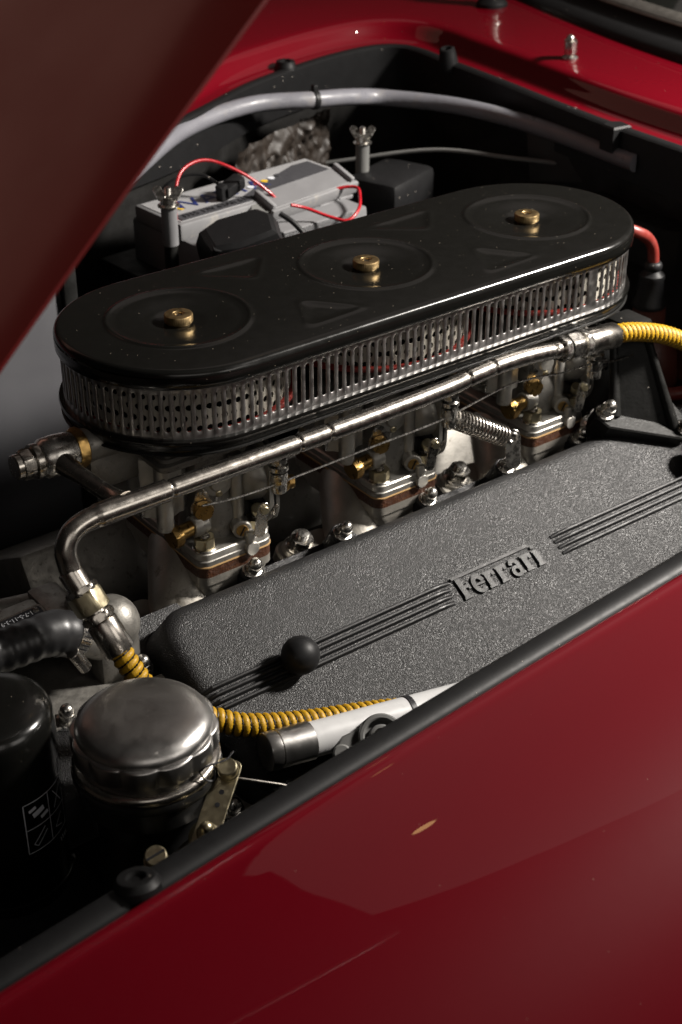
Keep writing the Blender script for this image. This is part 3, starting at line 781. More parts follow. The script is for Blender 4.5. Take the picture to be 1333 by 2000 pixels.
# ---- carburettors (three, one under each knob)
def make_carb(X0):
    cb = thing('carburettor', (X0, 0, -.2145), '', 'carburettor', 'twin choke carburettors in a row under the air cleaner')
    def W(x, y, z): return V(X0 + x, y, z)
    T0 = Matrix.Translation((X0, 0, 0))
    # base flange (two thin plates), gasket, insulator
    def plate(x0, x1, y0, y1, r, n=6):
        cx, cy, a, b = (x0 + x1) / 2, (y0 + y1) / 2, (x1 - x0) / 2, (y1 - y0) / 2
        return [(cx + p[0], cy + p[1]) for p in rrect(a, b, r, n)]
    mb = MB(); mb.prism(plate(-.0385, .0385, -.0690, .069, .010), -.2030, -.1975, T0, ch=.0008)
    fl = obj('base_flange', mb, alu_dark, cb)
    mb = MB(); mb.prism(plate(-.0375, .0375, -.0680, .068, .010), -.1975, -.1905, T0, ch=.0012); obj('throttle_body', mb, alu, cb)
    mb = MB(); mb.prism(plate(-.0390, .0390, -.0695, .0695, .010), -.2043, -.2030, T0); obj('paper_gasket', mb, paper_gasket, cb)
    mb = MB(); mb.prism(plate(-.0383, .0383, -.0688, .0688, .010), -.2145, -.2043, T0); obj('insulator_block', mb, insulator, cb)
    # main body
    mb = MB(); mb.box((.004, .0, -.148), (.058, .088, .086), .006, T0); 
    mb.lathe([(.031, -.1905), (.030, -.165), (.026, -.150), (.026, -.12)], 36, Matrix.Translation((X0 + .004, -.022, 0)))
    mb.lathe([(.031, -.1905), (.030, -.165), (.026, -.150), (.026, -.12)], 36, Matrix.Translation((X0 + .004, .030, 0)))
    obj('main_body', mb, alu_dark, cb)
    # float bowl with flutes on the left
    mb = MB(); n = 40; pr = []
    poly = []
    for j in range(n):
        t = 2 * PI * j / n; rr = .026 * (1 + .045 * math.cos(t * 12)); poly.append((-.048 + rr * math.cos(t) * .95, -.018 + rr * math.sin(t)))
    mb.prism(poly, -.156, -.098, T0, ch=.002)
    mb.box((-.053, .012, -.125), (.034, .07, .05), .005, T0)
    mb.cyl(W(-.058, -.047, -.165), W(-.058, -.047, -.100), .0075, 20, .001)
    obj('float_bowl', mb, alu, cb)
    mb = MB(); mb.box((-.0735, -.032, -.143), (.003, .010, .020), .001, T0); obj('clip', mb, chrome, cb)
    # bowl cover: layered top plates under the tray
    mb = MB()
    for k, (o, zz) in enumerate(((.0, -.1005), (.003, -.0965), (-.002, -.0930))):
        mb.prism(plate(-.066 - o, .046 + o, -.062 - o, .055, .008), zz - .0016, zz + .0016, T0, ch=.0004)
    for x, y in ((-.055, -.052), (.036, -.052), (-.01, -.055)): mb.cyl(W(x, y, -.102), W(x, y, -.088), .0042, 14, .0006)
    obj('top_cover', mb, alu_dark, cb)
    # vertical column and slotted brass jet in its boss
    mb = MB(); mb.cyl(W(.013, -.050, -.186), W(.013, -.050, -.112), .0062, 20, .001); mb.cyl(W(.013, -.052, -.182), W(.0085, -.0645, -.182), .0088, 24, .0012)
    mb.cyl(W(.0135, -.064, -.199), W(.0135, -.0735, -.199), .0068, 20, .0008)
    mb.box((.0135, -.0668, -.190), (.009, .010, .016), .002, T0)
    obj('jet_column', mb, alu, cb)
    mb = MB(); d = V(-.34, -.94, 0).normalized(); o = W(.0085, -.0635, -.182)
    mb.cyl(o, o + d * .0024, .0055, 20, .0005); j = obj('idle_jet', mb, brass, cb)
    mb = MB(); mb.box((0, 0, 0), (.0098, .0012, .0012), 0, axis_matrix(o + d * .0024, d, (.5, 0, 1))); obj('slot', mb, ink_black, j)
    # bell chamber with rounded end plate on the right
    mb = MB(); pr = [(.027, 0), (.0268, .006), (.024, .014), (.019, .019), (.010, .0225), (.0005, .0235)]
    mb.lathe(pr, 32, axis_matrix(W(.0355, -.036, -.142), (-1, -.15, 0)) @ Matrix.Diagonal((1.15, 1.0, 1, 1)))
    obj('pump_bell', mb, alu, cb)
    mb = MB(); pl = [(p[0], p[1]) for p in rrect(.041, .030, .022, 8)]
    mb.prism(pl, 0, .005, axis_matrix(W(.0345, -.040, -.148), (1, 0, 0), (0, 0, 1)), ch=.001)
    ep = obj('end_plate', mb, alu, cb)
    mb = MB(); mb.prism([(p[0] * .97, p[1] * .97) for p in pl], .005, .0068, axis_matrix(W(.0345, -.040, -.148), (1, 0, 0), (0, 0, 1))); obj('gasket', mb, ink_black, ep)
    mb = MB(); mb.prism([(p[0] * 1.0, p[1] * 1.0) for p in pl], .0068, .011, axis_matrix(W(.0345, -.040, -.148), (1, 0, 0), (0, 0, 1)), ch=.001); obj('back_plate', mb, alu_dark, ep)
    # brass fittings
    mb = MB(); mb.cyl(W(-.026, -.050, -.170), W(-.035, -.050, -.170), .0098, 24, .001); mb.cyl(W(-.020, -.050, -.170), W(-.030, -.050, -.170), .0080, 24); obj('banjo_collar', mb, alu, cb)
    mb = MB(); mb.cyl(W(-.034, -.050, -.170), W(-.049, -.0505, -.1715), .0068, 24); mb.hexnut(W(-.048, -.0505, -.1715), (-1, -.1, -.08), .0108, .0085, rot=.3); obj('brass_plug', mb, brass, cb)
    o = W(-.0215, -.047, -.155); d = V(-.30, -.95, -.05).normalized()
    mb = MB(); mb.cyl(o, o + d * .005, .0072, 20); mb.hexnut(o + d * .004, d, .0092, .0062, rot=.2); obj('brass_plug', mb, brass, cb)
    mb = MB(); M = axis_matrix(o + d * .0015, d, (0, 0, 1)); ring = []
    mb.prism([(.0105 * math.cos(2 * PI * k / 24) + (.006 if abs(k - 12) > 9 else 0), .0105 * math.sin(2 * PI * k / 24)) for k in range(24)], 0, .0016, M); 
    mb.lathe([(.0028, -.0005), (.0046, 0), (.0046, .002), (.0028, .0022)], 18, M @ Matrix.Translation((.0145, 0, 0)), False, False); obj('lock_tab', mb, chrome, cb)
    # pump cover with screws and body ribs, throttle lever
    o = W(-.0035, -.0445, -.136); d = V(-.2, -1, 0).normalized()
    mb = MB(); mb.lathe([(.0145, 0), (.0145, .003), (.0135, .004), (.009, .0045), (.007, .0065), (.0001, .007)], 32, axis_matrix(o, d)); pc = obj('pump_cover', mb, alu, cb)
    for k in range(3):
        A = axis_matrix(o, d) @ Matrix.Rotation(R_(30 + 120 * k), 4, 'Z'); mb = MB(); mb.lathe([(.0030, .003), (.0030, .0056), (.0022, .0062)], 14, A @ Matrix.Translation((.0112, 0, 0))); obj('screw', mb, cadmium, pc)
    for k in range(4):
        mb = MB(); mb.box((-.021 + .0075 * k, -.0445, -.166), (.0028, .006, .030), .001, T0); obj('body_rib', mb, alu, cb)
    mb = MB(); M = axis_matrix(W(.0215, -.0755, -.171), (-.25, -1, .1), (.25, 0, 1)); mb.prism([(p[0], p[1]) for p in rrect(.0165, .0052, .005, 6)], -.001, .001, M, ch=.0003); lv = obj('throttle_lever', mb, chrome, cb)
    mb = MB(); mb.lathe([(.0040, .001), (.0040, .0040), (.0030, .0048)], 16, M @ Matrix.Translation((.0105, 0, 0))); obj('pivot', mb, cadmium, lv)
    # knurled idle screw with spring, black slotted screw
    o = W(.0290, -.058, -.178); d = V(-.35, -.5, .85).normalized()
    mb = MB(); mb.lathe([(.0042, .010), (.0052, .0105), (.0052, .018), (.0046, .019)], 60, axis_matrix(o, d), rmod=lambda t, r, z: 1 - .06 * (math.sin(t * 20) > 0)); s1 = obj('idle_screw', mb, cadmium, cb)
    hp = [];
    A = axis_matrix(o, d)
    for k in range(60): t = k / 59 * 2 * PI * 5; hp.append(A @ V(.0038 * math.cos(t), .0038 * math.sin(t), -.002 + .012 * k / 59))
    mb = MB(); mb.tube(hp, .0008, 6); obj('spring', mb, steel, s1)
    a, b = W(.030, -.048, -.1615), W(.0405, -.0675, -.170)
    mb = MB(); mb.cyl(a, b, .0056, 20, .0006); mb.cyl(a - (b - a) * .3, a + (b - a) * .25, .0066, 20); s2 = obj('throttle_screw', mb, black_metal, cb)
    mb = MB(); mb.cyl(b - (b - a) * .02, b + (b - a) * .09, .0058, 20, .0006); mb.box((0, 0, 0), (.0105, .0013, .001), 0, axis_matrix(b + (b - a) * .095, b - a, (0, 0, 1))); obj('screw_head', mb, steel, s2)
    # hold-down nuts on studs
    for x, y in ((-.0265, -.0565), (.0280, -.0565), (-.0265, .0565), (.0280, .0565)):
        mb = MB(); mb.hexnut(W(x, y, -.1888), (0, 0, 1), .0100, .0100, .0052, rot=random.uniform(0, 1)); nt_ = obj('flange_nut', mb, cadmium, cb)
        mb = MB(); mb.lathe([(.0108, 0), (.0110, .001), (.0100, .0018)], 28, Matrix.Translation(W(x, y, -.1906))); obj('washer', mb, chrome, nt_)
        mb = MB(); mb.stud(W(x, y, -.186), (0, 0, 1), .0046, .0105); obj('stud', mb, steel, nt_)
    # banjo ball on the end plate
    o = W(.0430, -.062, -.1475)
    mb = MB(); mb.ball(o + V(.006, -.004, 0), .0095, 24); mb.hexnut(o + V(.012, -.006, 0), (1, -.45, 0), .0062, .006); mb.cyl(o + V(0, 0, .0075), o + V(.006, -.004, .018), .0055, 16, .001); obj('fuel_union', mb, brass if X0 < -.1 else chrome, cb)
    return cb
LABS = ['carburettor nearest the camera, below the left end of the air cleaner', 'middle carburettor below the centre of the air cleaner', 'carburettor farthest right, beside the coil return spring']
for X0, lb in zip((-.195, 0, .197), LABS):
    c = make_carb(X0); c['label'] = lb

# ---- intake manifold: flared runners down to the head
mf = thing('intake_manifold', (0, -.05, -.30), 'satin aluminium intake manifold with flared runners under the carburettors', 'manifold')
def runner(p0, p1, p2, p3, r0, r3, nm='runner', m=None):
    pts = resample(spline([p0, p1, p2, p3], 10), .004); k = len(pts)
    rad = [r0 + (r3 - r0) * ss(0, 1, i / (k - 1)) for i in range(k)]
    mb = MB(); mb.tube(pts, rad, 28); return obj(nm, mb, m or alu_runner, mf)
for X0 in (-.195, 0, .197):
    mb = MB(); T0 = Matrix.Translation((X0, 0, 0)); mb.prism([(p[0], p[1]) for p in rrect(.0383, .0688, .010, 6)], -.2225, -.2145, T0, ch=0); obj('carburettor_flange', mb, alu_runner, mf)
    pts = []
    rg = []
    for k in range(9):
        t = k / 8; a = .0365 - .012 * ss(0, 1, t); b = .066 - .020 * ss(0, 1, t); rg.append([V(X0 + p[0] - .006 * t, p[1] - .012 * t, -.2225 - .045 * t) for p in rrect(a, b, .010 + .012 * t, 6)])
    nmin = min(len(r) for r in rg); rg = [r for r in rg if len(r) == len(rg[0])]
    mb = MB(); mb.rings(rg); obj('plenum', mb, alu_runner, mf)
    runner((X0 - .006, .004, -.2215), (X0 - .026, -.020, -.239), (X0 - .050, -.046, -.262), (X0 - .066, -.064, -.305), .037, .023)
    runner((X0 + .016, -.022, -.228), (X0 + .014, -.045, -.245), (X0 + .012, -.065, -.268), (X0 + .010, -.075, -.31), .027, .021)
for x, y in ((-.302, -.034), (-.104, -.034), (.099, -.026), (.296, -.03)):
    ax = V(.05, -.35, 1).normalized(); o = V(x, y, -.246)
    M = axis_matrix(o, ax)
    mb = MB(); mb.prism([(p[0] + .012, p[1] - .010) for p in rrect(.034, .026, .014, 8)], -.020, -.004, M, ch=.002); mb.lathe([(.017, -.006), (.0155, -.001), (.0145, 0)], 28, M); pd = obj('mounting_pad', mb, alu_runner, mf)
    mb = MB(); mb.lathe([(.0135, 0), (.0137, .0012), (.0128, .0024)], 28, M); mb.hexnut(o + ax * .0024, ax, .0118, .0105, .0062, rot=.4); mb.stud(o + ax * .008, ax, .0060, .011); obj('mounting_nut', mb, chrome, pd)

# ---- fuel rail
fr_ = thing('fuel_rail', (-.09, -.11, -.095), 'long polished steel fuel rail running below the slotted air cleaner', 'fuel rail')
main = [(-.322, -.11, -.0850), (-.28, -.11, -.0850), (-.2, -.11, -.0852), (-.1, -.11, -.0852), (0.0, -.11, -.0835), (.030, -.11, -.0812), (.071, -.11, -.0790), (.11, -.11, -.0808), (.150, -.11, -.0856)]
mp = resample(spline(main, 12), .0011)
dents = [(-.1586, .0012), (-.1265, .0013), (.0295, .0013), (.0600, .0011), (.137, .0010), (-.283, .0010)]
def rr_(i):
    p = mp[i]; r = .0081
    for c, d in dents: r -= d * math.exp(-((p.x - c) / .0014) ** 2)
    if p.x < -.285: r += .0012
    return r
mb = MB(); mb.tube(mp, rr_, 28); obj('rail_tube', mb, steel, fr_)
el = resample(spline([(-.318, -.11, -.0850), (-.338, -.11, -.0850), (-.356, -.11, -.0860), (-.3715, -.112, -.0905), (-.3795, -.115, -.1010), (-.3800, -.118, -.1120), (-.3790, -.122, -.1230)], 8), .0025)
mb = MB(); mb.tube(el, lambda i: .0095 if el[i].x > -.348 else .0086, 28); obj('elbow', mb, steel, fr_)
dn = V(.0085, -.022, -.032).normalized(); e0 = V(-.3790, -.122, -.1230)
mb = MB(); mb.cyl(e0 - dn * .006, e0 + dn * .012, .0098, 28, .0008); mb.cyl(e0 + dn * .028, e0 + dn * .038, .0088, 24); obj('sleeve', mb, steel, fr_)
mb = MB(); mb.hexnut(e0 + dn * .009, dn, .0140, .0055, rot=.2); obj('lock_nut', mb, steel, fr_)
mb = MB(); mb.hexnut(e0 + dn * .0135, dn, .0142, .0170, rot=.55); obj('union_nut', mb, cadmium, fr_)
mb = MB(); mb.hexnut(e0 + dn * .0325, dn, .0135, .0065, rot=.3); obj('lock_nut', mb, steel, fr_)
# tee branch and banjo head at the far side
br = resample(spline([(-.3215, -.108, -.0850), (-.3245, -.085, -.0855), (-.3300, -.055, -.0820), (-.3340, -.030, -.0790), (-.3345, -.022, -.0780)], 8), .003)
mb = MB(); mb.tube(br, lambda i: .0070 + .0035 * math.exp(-i / 2.5) + .0035 * ss(.55, 1, i / len(br)), 24); obj('branch_tube', mb, steel, fr_)
bj = V(-.3345, -.018, -.0775); bx = V(1, 0, -.02).normalized()
mb = MB(); mb.lathe([(.013, -.014), (.0165, -.010), (.0172, 0), (.0165, .010), (.0155, .016)], 32, axis_matrix(bj, bx)); obj('banjo_head', mb, chrome, fr_)
mb = MB(); mb.lathe([(.0145, -.020), (.0148, -.018), (.0145, -.0145)], 28, axis_matrix(bj, bx)); mb.hexnut(bj - bx * .0305, bx, .0130, .0105, rot=.2); mb.cyl(bj - bx * .0365, bj - bx * .0300, .0105, 24, .001); obj('banjo_bolt', mb, steel, fr_)
mb = MB(); mb.hexnut(bj + bx * .0165, bx, .0180, .0085, rot=.1); obj('brass_nut', mb, brass, fr_)
mb = MB(); mb.cyl(bj + bx * .025, bj + bx * .075, .0150, 24, .001); mb.box((-.285, -.005, -.098), (.05, .05, .04), .006); obj('junction_block', mb, alu_dark, fr_)
# right end fittings
rd = V(.0675, 0, -.0050).normalized(); r0 = V(.1500, -.11, -.0856)
mb = MB(); mb.hexnut(r0 - rd * .004, rd, .0132, .0070, rot=.15); obj('lock_nut', mb, chrome, fr_)
mb = MB(); mb.hexnut(r0 + rd * .0045, rd, .0142, .0150, rot=.45); obj('union_nut', mb, chrome, fr_)
mb = MB(); mb.cyl(r0 + rd * .018, r0 + rd * .026, .0100, 24); mb.hexnut(r0 + rd * .0225, rd, .0148, .0075, rot=.1); obj('lock_nut', mb, chrome, fr_)

# ---- yellow woven hoses with steel ferrule and wire spiral
def yellow_hose(path, ferrule, lab, r=.0085):
    pts = resample(spline(path, 14), .00075)
    h = thing('fuel_hose', (pts[0].x, pts[0].y, pts[0].z - r), lab, 'hose', 'yellow wire wound fuel hoses')
    pitch = .0066; fr = frames(pts); n = 40; rg = []
    for i, (p, (t, u, w)) in enumerate(zip(pts, fr)):
        row = []
        for j in range(n):
            a = 2 * PI * j / n; ph = (i * .00075 / pitch - j / n) % 1.0
            rr = r + .0020 * math.sin(PI * ph) ** .85 - .0010 + .00030 * math.sin(a * 18)
            row.append(p + (u * math.cos(a) + w * math.sin(a)) * rr)
        rg.append(row)
    mb = MB(); mb.rings(rg); obj('woven_sleeve', mb, yellow, h, sharp=70)
    hp = []
    for i, (p, (t, u, w)) in enumerate(zip(pts, fr)):
        a = 2 * PI * (i * .00075 / pitch)
        hp.append(p + (u * math.cos(a) + w * math.sin(a)) * (r - .0006))
    mb = MB(); mb.tube(hp, .00115, 6); obj('wire_spiral', mb, wire_dark, h)
    a, b = Vector(ferrule[0]), Vector(ferrule[1]); d = (b - a).normalized(); L = (b - a).length
    mb = MB(); mb.lathe([(.0095, 0), (.0122, .0022), (.0126, .004), (.0126, L - .001), (.0120, L), (.0105, L)], 36, axis_matrix(a, d)); obj('steel_ferrule', mb, steel, h)
    return h
f0 = e0 + dn * .038; f1 = e0 + dn * .068
yellow_hose([f1 - dn * .004, f1 + dn * .012, (-.3555, -.178, -.2050), (-.3440, -.186, -.2230), (-.3270, -.1950, -.2350), (-.3124, -.2040, -.2405), (-.2938, -.2160, -.2480), (-.2659, -.2250, -.2556), (-.2314, -.2335, -.2628), (-.195, -.2410, -.2695), (-.16, -.2490, -.277), (-.12, -.262, -.287)],
            (f0, f1), 'yellow wire wound hose passing behind the round filler cap onto the valve cover')
g0 = r0 + rd * .029; g1 = r0 + rd * .070
yellow_hose([g1 - rd * .004, g1 + rd * .012, (.2560, -.11, -.0975), (.2900, -.112, -.1090), (.325, -.115, -.127), (.36, -.12, -.15), (.40, -.125, -.19)], (g0, g1), 'yellow wire wound hose leaving the right end of the steel fuel rail')

# ---- throttle cable, clamps, return spring
tc_ = thing('throttle_cable', (0, -.095, -.14), 'thin bright throttle cable strung along the front of the carburettors', 'cable')
wp_ = [(-.245, -.095, -.1211), (-.2072, -.095, -.1259), (-.1625, -.095, -.1268), (-.1105, -.095, -.126), (-.0592, -.095, -.1252), (-.0057, -.095, -.125), (.0249, -.095, -.1232), (.056, -.095, -.1186), (.1008, -.095, -.1136), (.141, -.095, -.1175), (.1688, -.095, -.1219), (.2039, -.095, -.1234), (.2407, -.095, -.1301), (.2704, -.095, -.1319)]
mb = MB(); mb.tube(resample(spline(wp_, 8), .004), .00095, 8); obj('wire', mb, chrome, tc_)
def clamp(x, y, z):
    mb = MB(); mb.hexnut((x, y, z - .0135), (0, 0, 1), .0080, .0100, rot=.3); mb.lathe([(.0066, 0), (.0088, .002), (.0088, .006), (.0066, .008)], 24, Matrix.Translation((x, y, z - .0025)))
    mb.hexnut((x, y, z + .0055), (0, 0, 1), .0080, .0070, rot=.1); mb.hexnut((x, y, z + .0135), (0, 0, 1), .0074, .0055, .0042, rot=.7); mb.stud((x, y, z + .016), (0, 0, 1), .0040, .0050)
    mb.lathe([(.0068, -.022), (.0072, -.016), (.0064, -.0135)], 20, Matrix.Translation((x, y, z)))
    return obj('cable_clamp', mb, chrome, tc_)
clamp(-.1665, -.093, -.1135); clamp(.0255, -.093, -.1120); clamp(.214, -.094, -.118)
sp_ = thing('return_spring', (.07, -.09, -.18), 'coil return spring hooked to a bracket between the two right carburettors', 'spring')
a, b = V(.0270, -.090, -.1260), V(.0985, -.092, -.1700); d = (b - a).normalized(); A = axis_matrix(a, d); L = (b - a).length
hp = []
for k in range(17 * 20 + 1): t = k / 20 * 2 * PI; hp.append(A @ V(.0098 * math.cos(t), .0098 * math.sin(t), L * k / (17 * 20)))
end = hp[-1]
hp += [end.lerp(b + d * .004, .5), b + d * .006, b + d * .012]
mb = MB(); mb.tube(hp, .00095, 7); obj('coil', mb, steel, sp_)
mb = MB(); M = axis_matrix((.1135, -.0895, -.190), (-.45, -.85, .25), (0, 0, 1))
mb.prism([(p[0], p[1]) for p in rrect(.020, .0075, .007, 6)], -.0008, .0008, M, ch=.0003); mb.lathe([(.0030, .0006), (.0042, .0018), (.0055, .0010)], 18, M @ Matrix.Translation((.012, 0, 0)), False, False); obj('spring_bracket', mb, chrome, sp_)

# ---- triangular black pedestal bracket on the right end of the cover
pe = thing('pedestal_bracket', (.265, -.105, -.22), 'black tapering cable pedestal bolted to the right end of the valve cover', 'bracket')
B0 = [cov(.226, -.014, -.002), cov(.302, .040, -.002), cov(.312, -.036, -.002)]
def up_(p, h): return p + EN * h
M = axis_matrix(cov(.272, .0, 0), EN)
pts = []
mb = MB()
for h in (0,):
    tri = [(-.052, .012), (-.046, -.004), (.026, -.046), (.042, -.044), (.048, -.030), (.046, .030), (.034, .040), (-.036, .026)]
    mb.prism(tri, -.012, .016, M, ch=.0015)
obj('foot', mb, black_metal, pe)
top = V(.272, -.085, -.108)
mb = MB()
def leg_pts(p, w, ax): return p
bl = M @ V(-.030, .006, .015); brr = M @ V(.026, -.030, .015); bb = M @ V(.036, .026, .015)
for p, q in ((bl, top + V(-.012, .012, 0)), (brr, top + V(.010, -.010, 0)), (bb, top + V(.012, .016, 0))):
    mb.tube([p, p.lerp(q, .5), q], [.0065, .0048, .0040], 14)
obj('strut', mb, black_metal, pe)
mb = MB(); mb.add([bl, brr, top + V(.010, -.010, 0), top + V(-.012, .012, 0), bb, top + V(.012, .016, 0)], [(0, 1, 2, 3), (1, 4, 5, 2), (0, 3, 5, 4)]); obj('web', mb, black_metal, pe)
mb = MB(); mb.box(tuple(top + V(0, .004, .004)), (.034, .036, .016), .004); obj('cable_guide', mb, black_metal, pe)
for q in (V(-.040, .012, .0165), V(.036, -.036, .0165), V(.034, .026, .0165)): acorn(M @ q, EN, pe, 1.1)

# ---- oil filler: scalloped aluminium cap on a black tower
fx, fy, fz = -.4000, -.2545, -.155
of = thing('oil_filler', (fx, fy, -.36), 'round scalloped aluminium filler cap on a black neck at lower left', 'filler cap')
def scal(t, r, z):
    if r < .040 or z < -.0275: return 1
    return 1 - .045 * (abs(math.sin(t * 6.0)) ** 1.0 < .0) - .035 * max(0, 1 - abs(math.sin(t * 5.5 + .4)) * 2.2) ** 1
def lobes(t, r, z): return 1 - .050 * (1 - abs(math.cos(t * 6 + .5)) ** .7) if r > .0480 else 1
mb = MB(); pr = [(.0465, -.0325), (.0515, -.0323), (.0530, -.0312), (.0532, -.0300), (.0532, -.0172), (.0527, -.0160), (.0515, -.0153), (.0470, -.0150)]
mb.lathe(pr, 240, Matrix.Translation((fx, fy, fz)), True, False, rmod=lobes)
obj('grip_rim', mb, cap_alu, of, sharp=60)
mb = MB(); pr = [(.0492, -.0165), (.0492, -.0140)]
for k in range(1, 15):
    q = 1 - (k / 14) ** 1.8; pr.append((max(.0001, .0492 * q), -.0140 + .0115 * (1 - q ** 6.0) ** .62))
mb.lathe(pr, 96, Matrix.Translation((fx, fy, fz)), False, True); obj('domed_top', mb, cap_alu, of, sharp=60)
mb = MB(); mb.lathe([(.0455, -.0400), (.0490, -.0395), (.0488, -.0330), (.0480, -.0300), (.047, -.0295)], 72, Matrix.Translation((fx, fy, fz))); obj('neck_ring', mb, cap_alu, of)
mb = MB(); mb.lathe([(.0525, -.0470), (.0535, -.0455), (.0537, -.0430), (.0525, -.0405), (.0505, -.0390), (.0485, -.0385), (.046, -.038)], 72, Matrix.Translation((fx, fy, fz))); obj('neck_flange', mb, steel, of)
mb = MB(); mb.lathe([(.0400, -.200), (.0400, -.100), (.0430, -.080), (.0510, -.0720), (.0515, -.0560), (.0535, -.0540), (.0545, -.0505), (.0535, -.0472)], 64, Matrix.Translation((fx, fy, fz))); obj('tower', mb, satin_black, of)
mb = MB(); w0 = V(fx + .020, fy - .050, fz - .036)
mb.tube(spline([w0 + V(-.006, 0, .004), w0 + V(-.001, -.002, .008), w0 + V(.010, -.002, .006), w0 + V(.020, .004, .000), w0 + V(.030, .012, -.004)], 8), .0007, 6)
mb.tube(spline([w0 + V(-.006, 0, .004), w0 + V(-.003, -.003, -.003), w0 + V(.003, -.004, -.005), w0 + V(.004, -.003, .007)], 8), .0007, 6); obj('tie_wire', mb, ink_black, of)

# cadmium link plate with bolts beside the filler
lk = thing('link_plate', (-.385, -.315, -.235), 'flat yellowish plated link with two holes and bolts beside the filler cap', 'link')
pa, pb = V(-.3600, -.2990, -.2050), V(-.3985, -.3270, -.2260)
ld = (pa - pb).normalized(); LL = (pa - pb).length
nrm = V(-.62, -.55, .62); nrm = (nrm - ld * nrm.dot(ld)).normalized()
M = axis_matrix((pa + pb) / 2, nrm, ld)
mb = MB(); mb.prism([(p[0], p[1]) for p in rrect(LL / 2 + .010, .0090, .005, 6)], -.0012, .0012, M, ch=.0004); obj('plate', mb, cadmium, lk)
for o in (.006, .016): 
    mb = MB(); mb.lathe([(.0019, 0), (.0019, .0003)], 16, M @ Matrix.Translation((o - .006, -.001, .0012))); obj('hole', mb, ink_black, lk)
mb = MB(); mb.lathe([(.0078, 0), (.0080, .0016), (.0075, .003)], 28, M @ Matrix.Translation((LL / 2, -.001, .0012))); mb.lathe([(.0070, .003), (.0070, .009), (.0062, .0098)], 28, M @ Matrix.Translation((LL / 2, -.001, .0012))); obj('pivot_bolt', mb, cadmium, lk)
acorn(M @ V(-LL / 2 + .004, -.001, .0012), nrm, lk, .85, cadmium)
mb = MB(); mb.lathe([(.014, 0), (.0145, .0012), (.013, .002)], 28, M @ Matrix.Translation((-LL / 2 + .004, -.001, -.006))); obj('large_washer', mb, cadmium, lk)
mb = MB(); mb.tube([pa + V(.006, -.004, -.006), V(-.318, -.305, -.235), V(-.288, -.318, -.252)], .0012, 8); obj('link_rod', mb, steel, lk)
# alloy bracket under the link with clamp screws
bk = thing('filler_bracket', (-.42, -.33, -.30), 'small grimy alloy bracket with screws between filler neck and rubber seal', 'bracket')
mb = MB(); mb.tube(resample(spline([(-.372, -.320, -.262), (-.398, -.318, -.246), (-.420, -.326, -.250), (-.436, -.334, -.268)], 8), .004), .012, 20); mb.box((0, 0, 0), (.075, .036, .014), .004, axis_matrix((-.388, -.322, -.262), (-.2, -.5, .8), (1, -.2, .1))); obj('casting', mb, alu_dark, bk)
for p, r in (((-.4395, -.3300, -.2180), .0078), ((-.4540, -.338, -.2260), .0070)):
    ax = V(-.2, -.35, .9).normalized(); p = Vector(p)
    mb = MB(); mb.cyl(p - ax * .020, p, r * .7, 20); mb.lathe([(r * 1.1, -.007), (r * 1.15, -.005), (r * 1.1, -.003)], 24, axis_matrix(p, ax)); mb.cyl(p - ax * .003, p + ax * .006, r, 24, .001); sc_ = obj('clamp_screw', mb, cadmium, bk)
    mb = MB(); mb.box((0, 0, 0), (r * 1.8, .0016, .001), 0, axis_matrix(p + ax * .0062, ax)); obj('slot', mb, ink_black, sc_)
mb = MB(); mb.cyl((-.475, -.345, -.262), (-.452, -.333, -.250), .0095, 20, .001); mb.cyl((-.470, -.342, -.259), (-.466, -.340, -.257), .0110, 20); obj('hose_union', mb, alu_dark, bk)

# ---- oil filter canister, left edge
ox, oy, oz = -.4845, -.1765, -.160
cn = thing('oil_filter', (ox, oy, -.33), 'glossy black oil filter canister at the left edge with white printed pictograms', 'oil filter')
mb = MB(); pr = [(.0478, -.155), (.0480, -.020), (.0474, -.012), (.0450, -.0055), (.0400, -.0018), (.030, 0), (.018, .0004), (.0001, .0005)]
mb.lathe(pr, 84, Matrix.Translation((ox, oy, oz))); obj('canister', mb, gloss_black, cn, sharp=50)
mb = MB(); mb.lathe([(.0478, -.165), (.0497, -.164), (.0500, -.159), (.0490, -.1552), (.0478, -.1545)], 84, Matrix.Translation((ox, oy, oz))); obj('base_rim', mb, black_metal, cn)
# the printed pictograms wrap round the can
def wrap(u, z, r=.0482):  # u metres round from the right-hand silhouette towards the camera
    a0 = math.atan2(rt.y, rt.x); a = a0 - u / r; return V(ox + r * math.cos(a), oy + r * math.sin(a), oz + z)
mb = MB()
def wline(p, q, w=.0006):
    k = 10; Lr = []
    dx, dz = q[0] - p[0], q[1] - p[1]; l = math.hypot(dx, dz); nx_, nz_ = -dz / l * w / 2, dx / l * w / 2
    v = []; f = []
    for i in range(k + 1):
        t = i / k; u, z = p[0] + dx * t, p[1] + dz * t
        v += [wrap(u + nx_, z + nz_), wrap(u - nx_, z - nz_)]
    for i in range(k): f.append((2 * i, 2 * i + 1, 2 * i + 3, 2 * i + 2))
    mb.add(v, f)
for p, q in (((.004, -.062), (.046, -.062)), ((.046, -.062), (.046, -.108)), ((.046, -.108), (.004, -.108)), ((.004, -.108), (.004, -.062)), ((.004, -.086), (.046, -.086)), ((.024, -.062), (.024, -.108)),
             ((.030, -.090), (.041, -.101)), ((.041, -.101), (.038, -.104)), ((.038, -.104), (.028, -.094)), ((.008, -.066), (.018, -.082)), ((.018, -.066), (.008, -.082)), ((.010, -.092), (.019, -.100)), ((.019, -.100), (.010, -.104))):
    wline(p, q, .0007)
for (u, z, s) in ((.034, -.072, .0050), (.029, -.078, .0035), (.039, -.068, .003)):
    wline((u - s, z), (u + s, z - s * .6), s * .9)
wline((.002, -.048), (.004, -.060), .004)
for k in range(4): wline((.0055 + k * .003, -.114), (.0045 + k * .003, -.119), .0012)
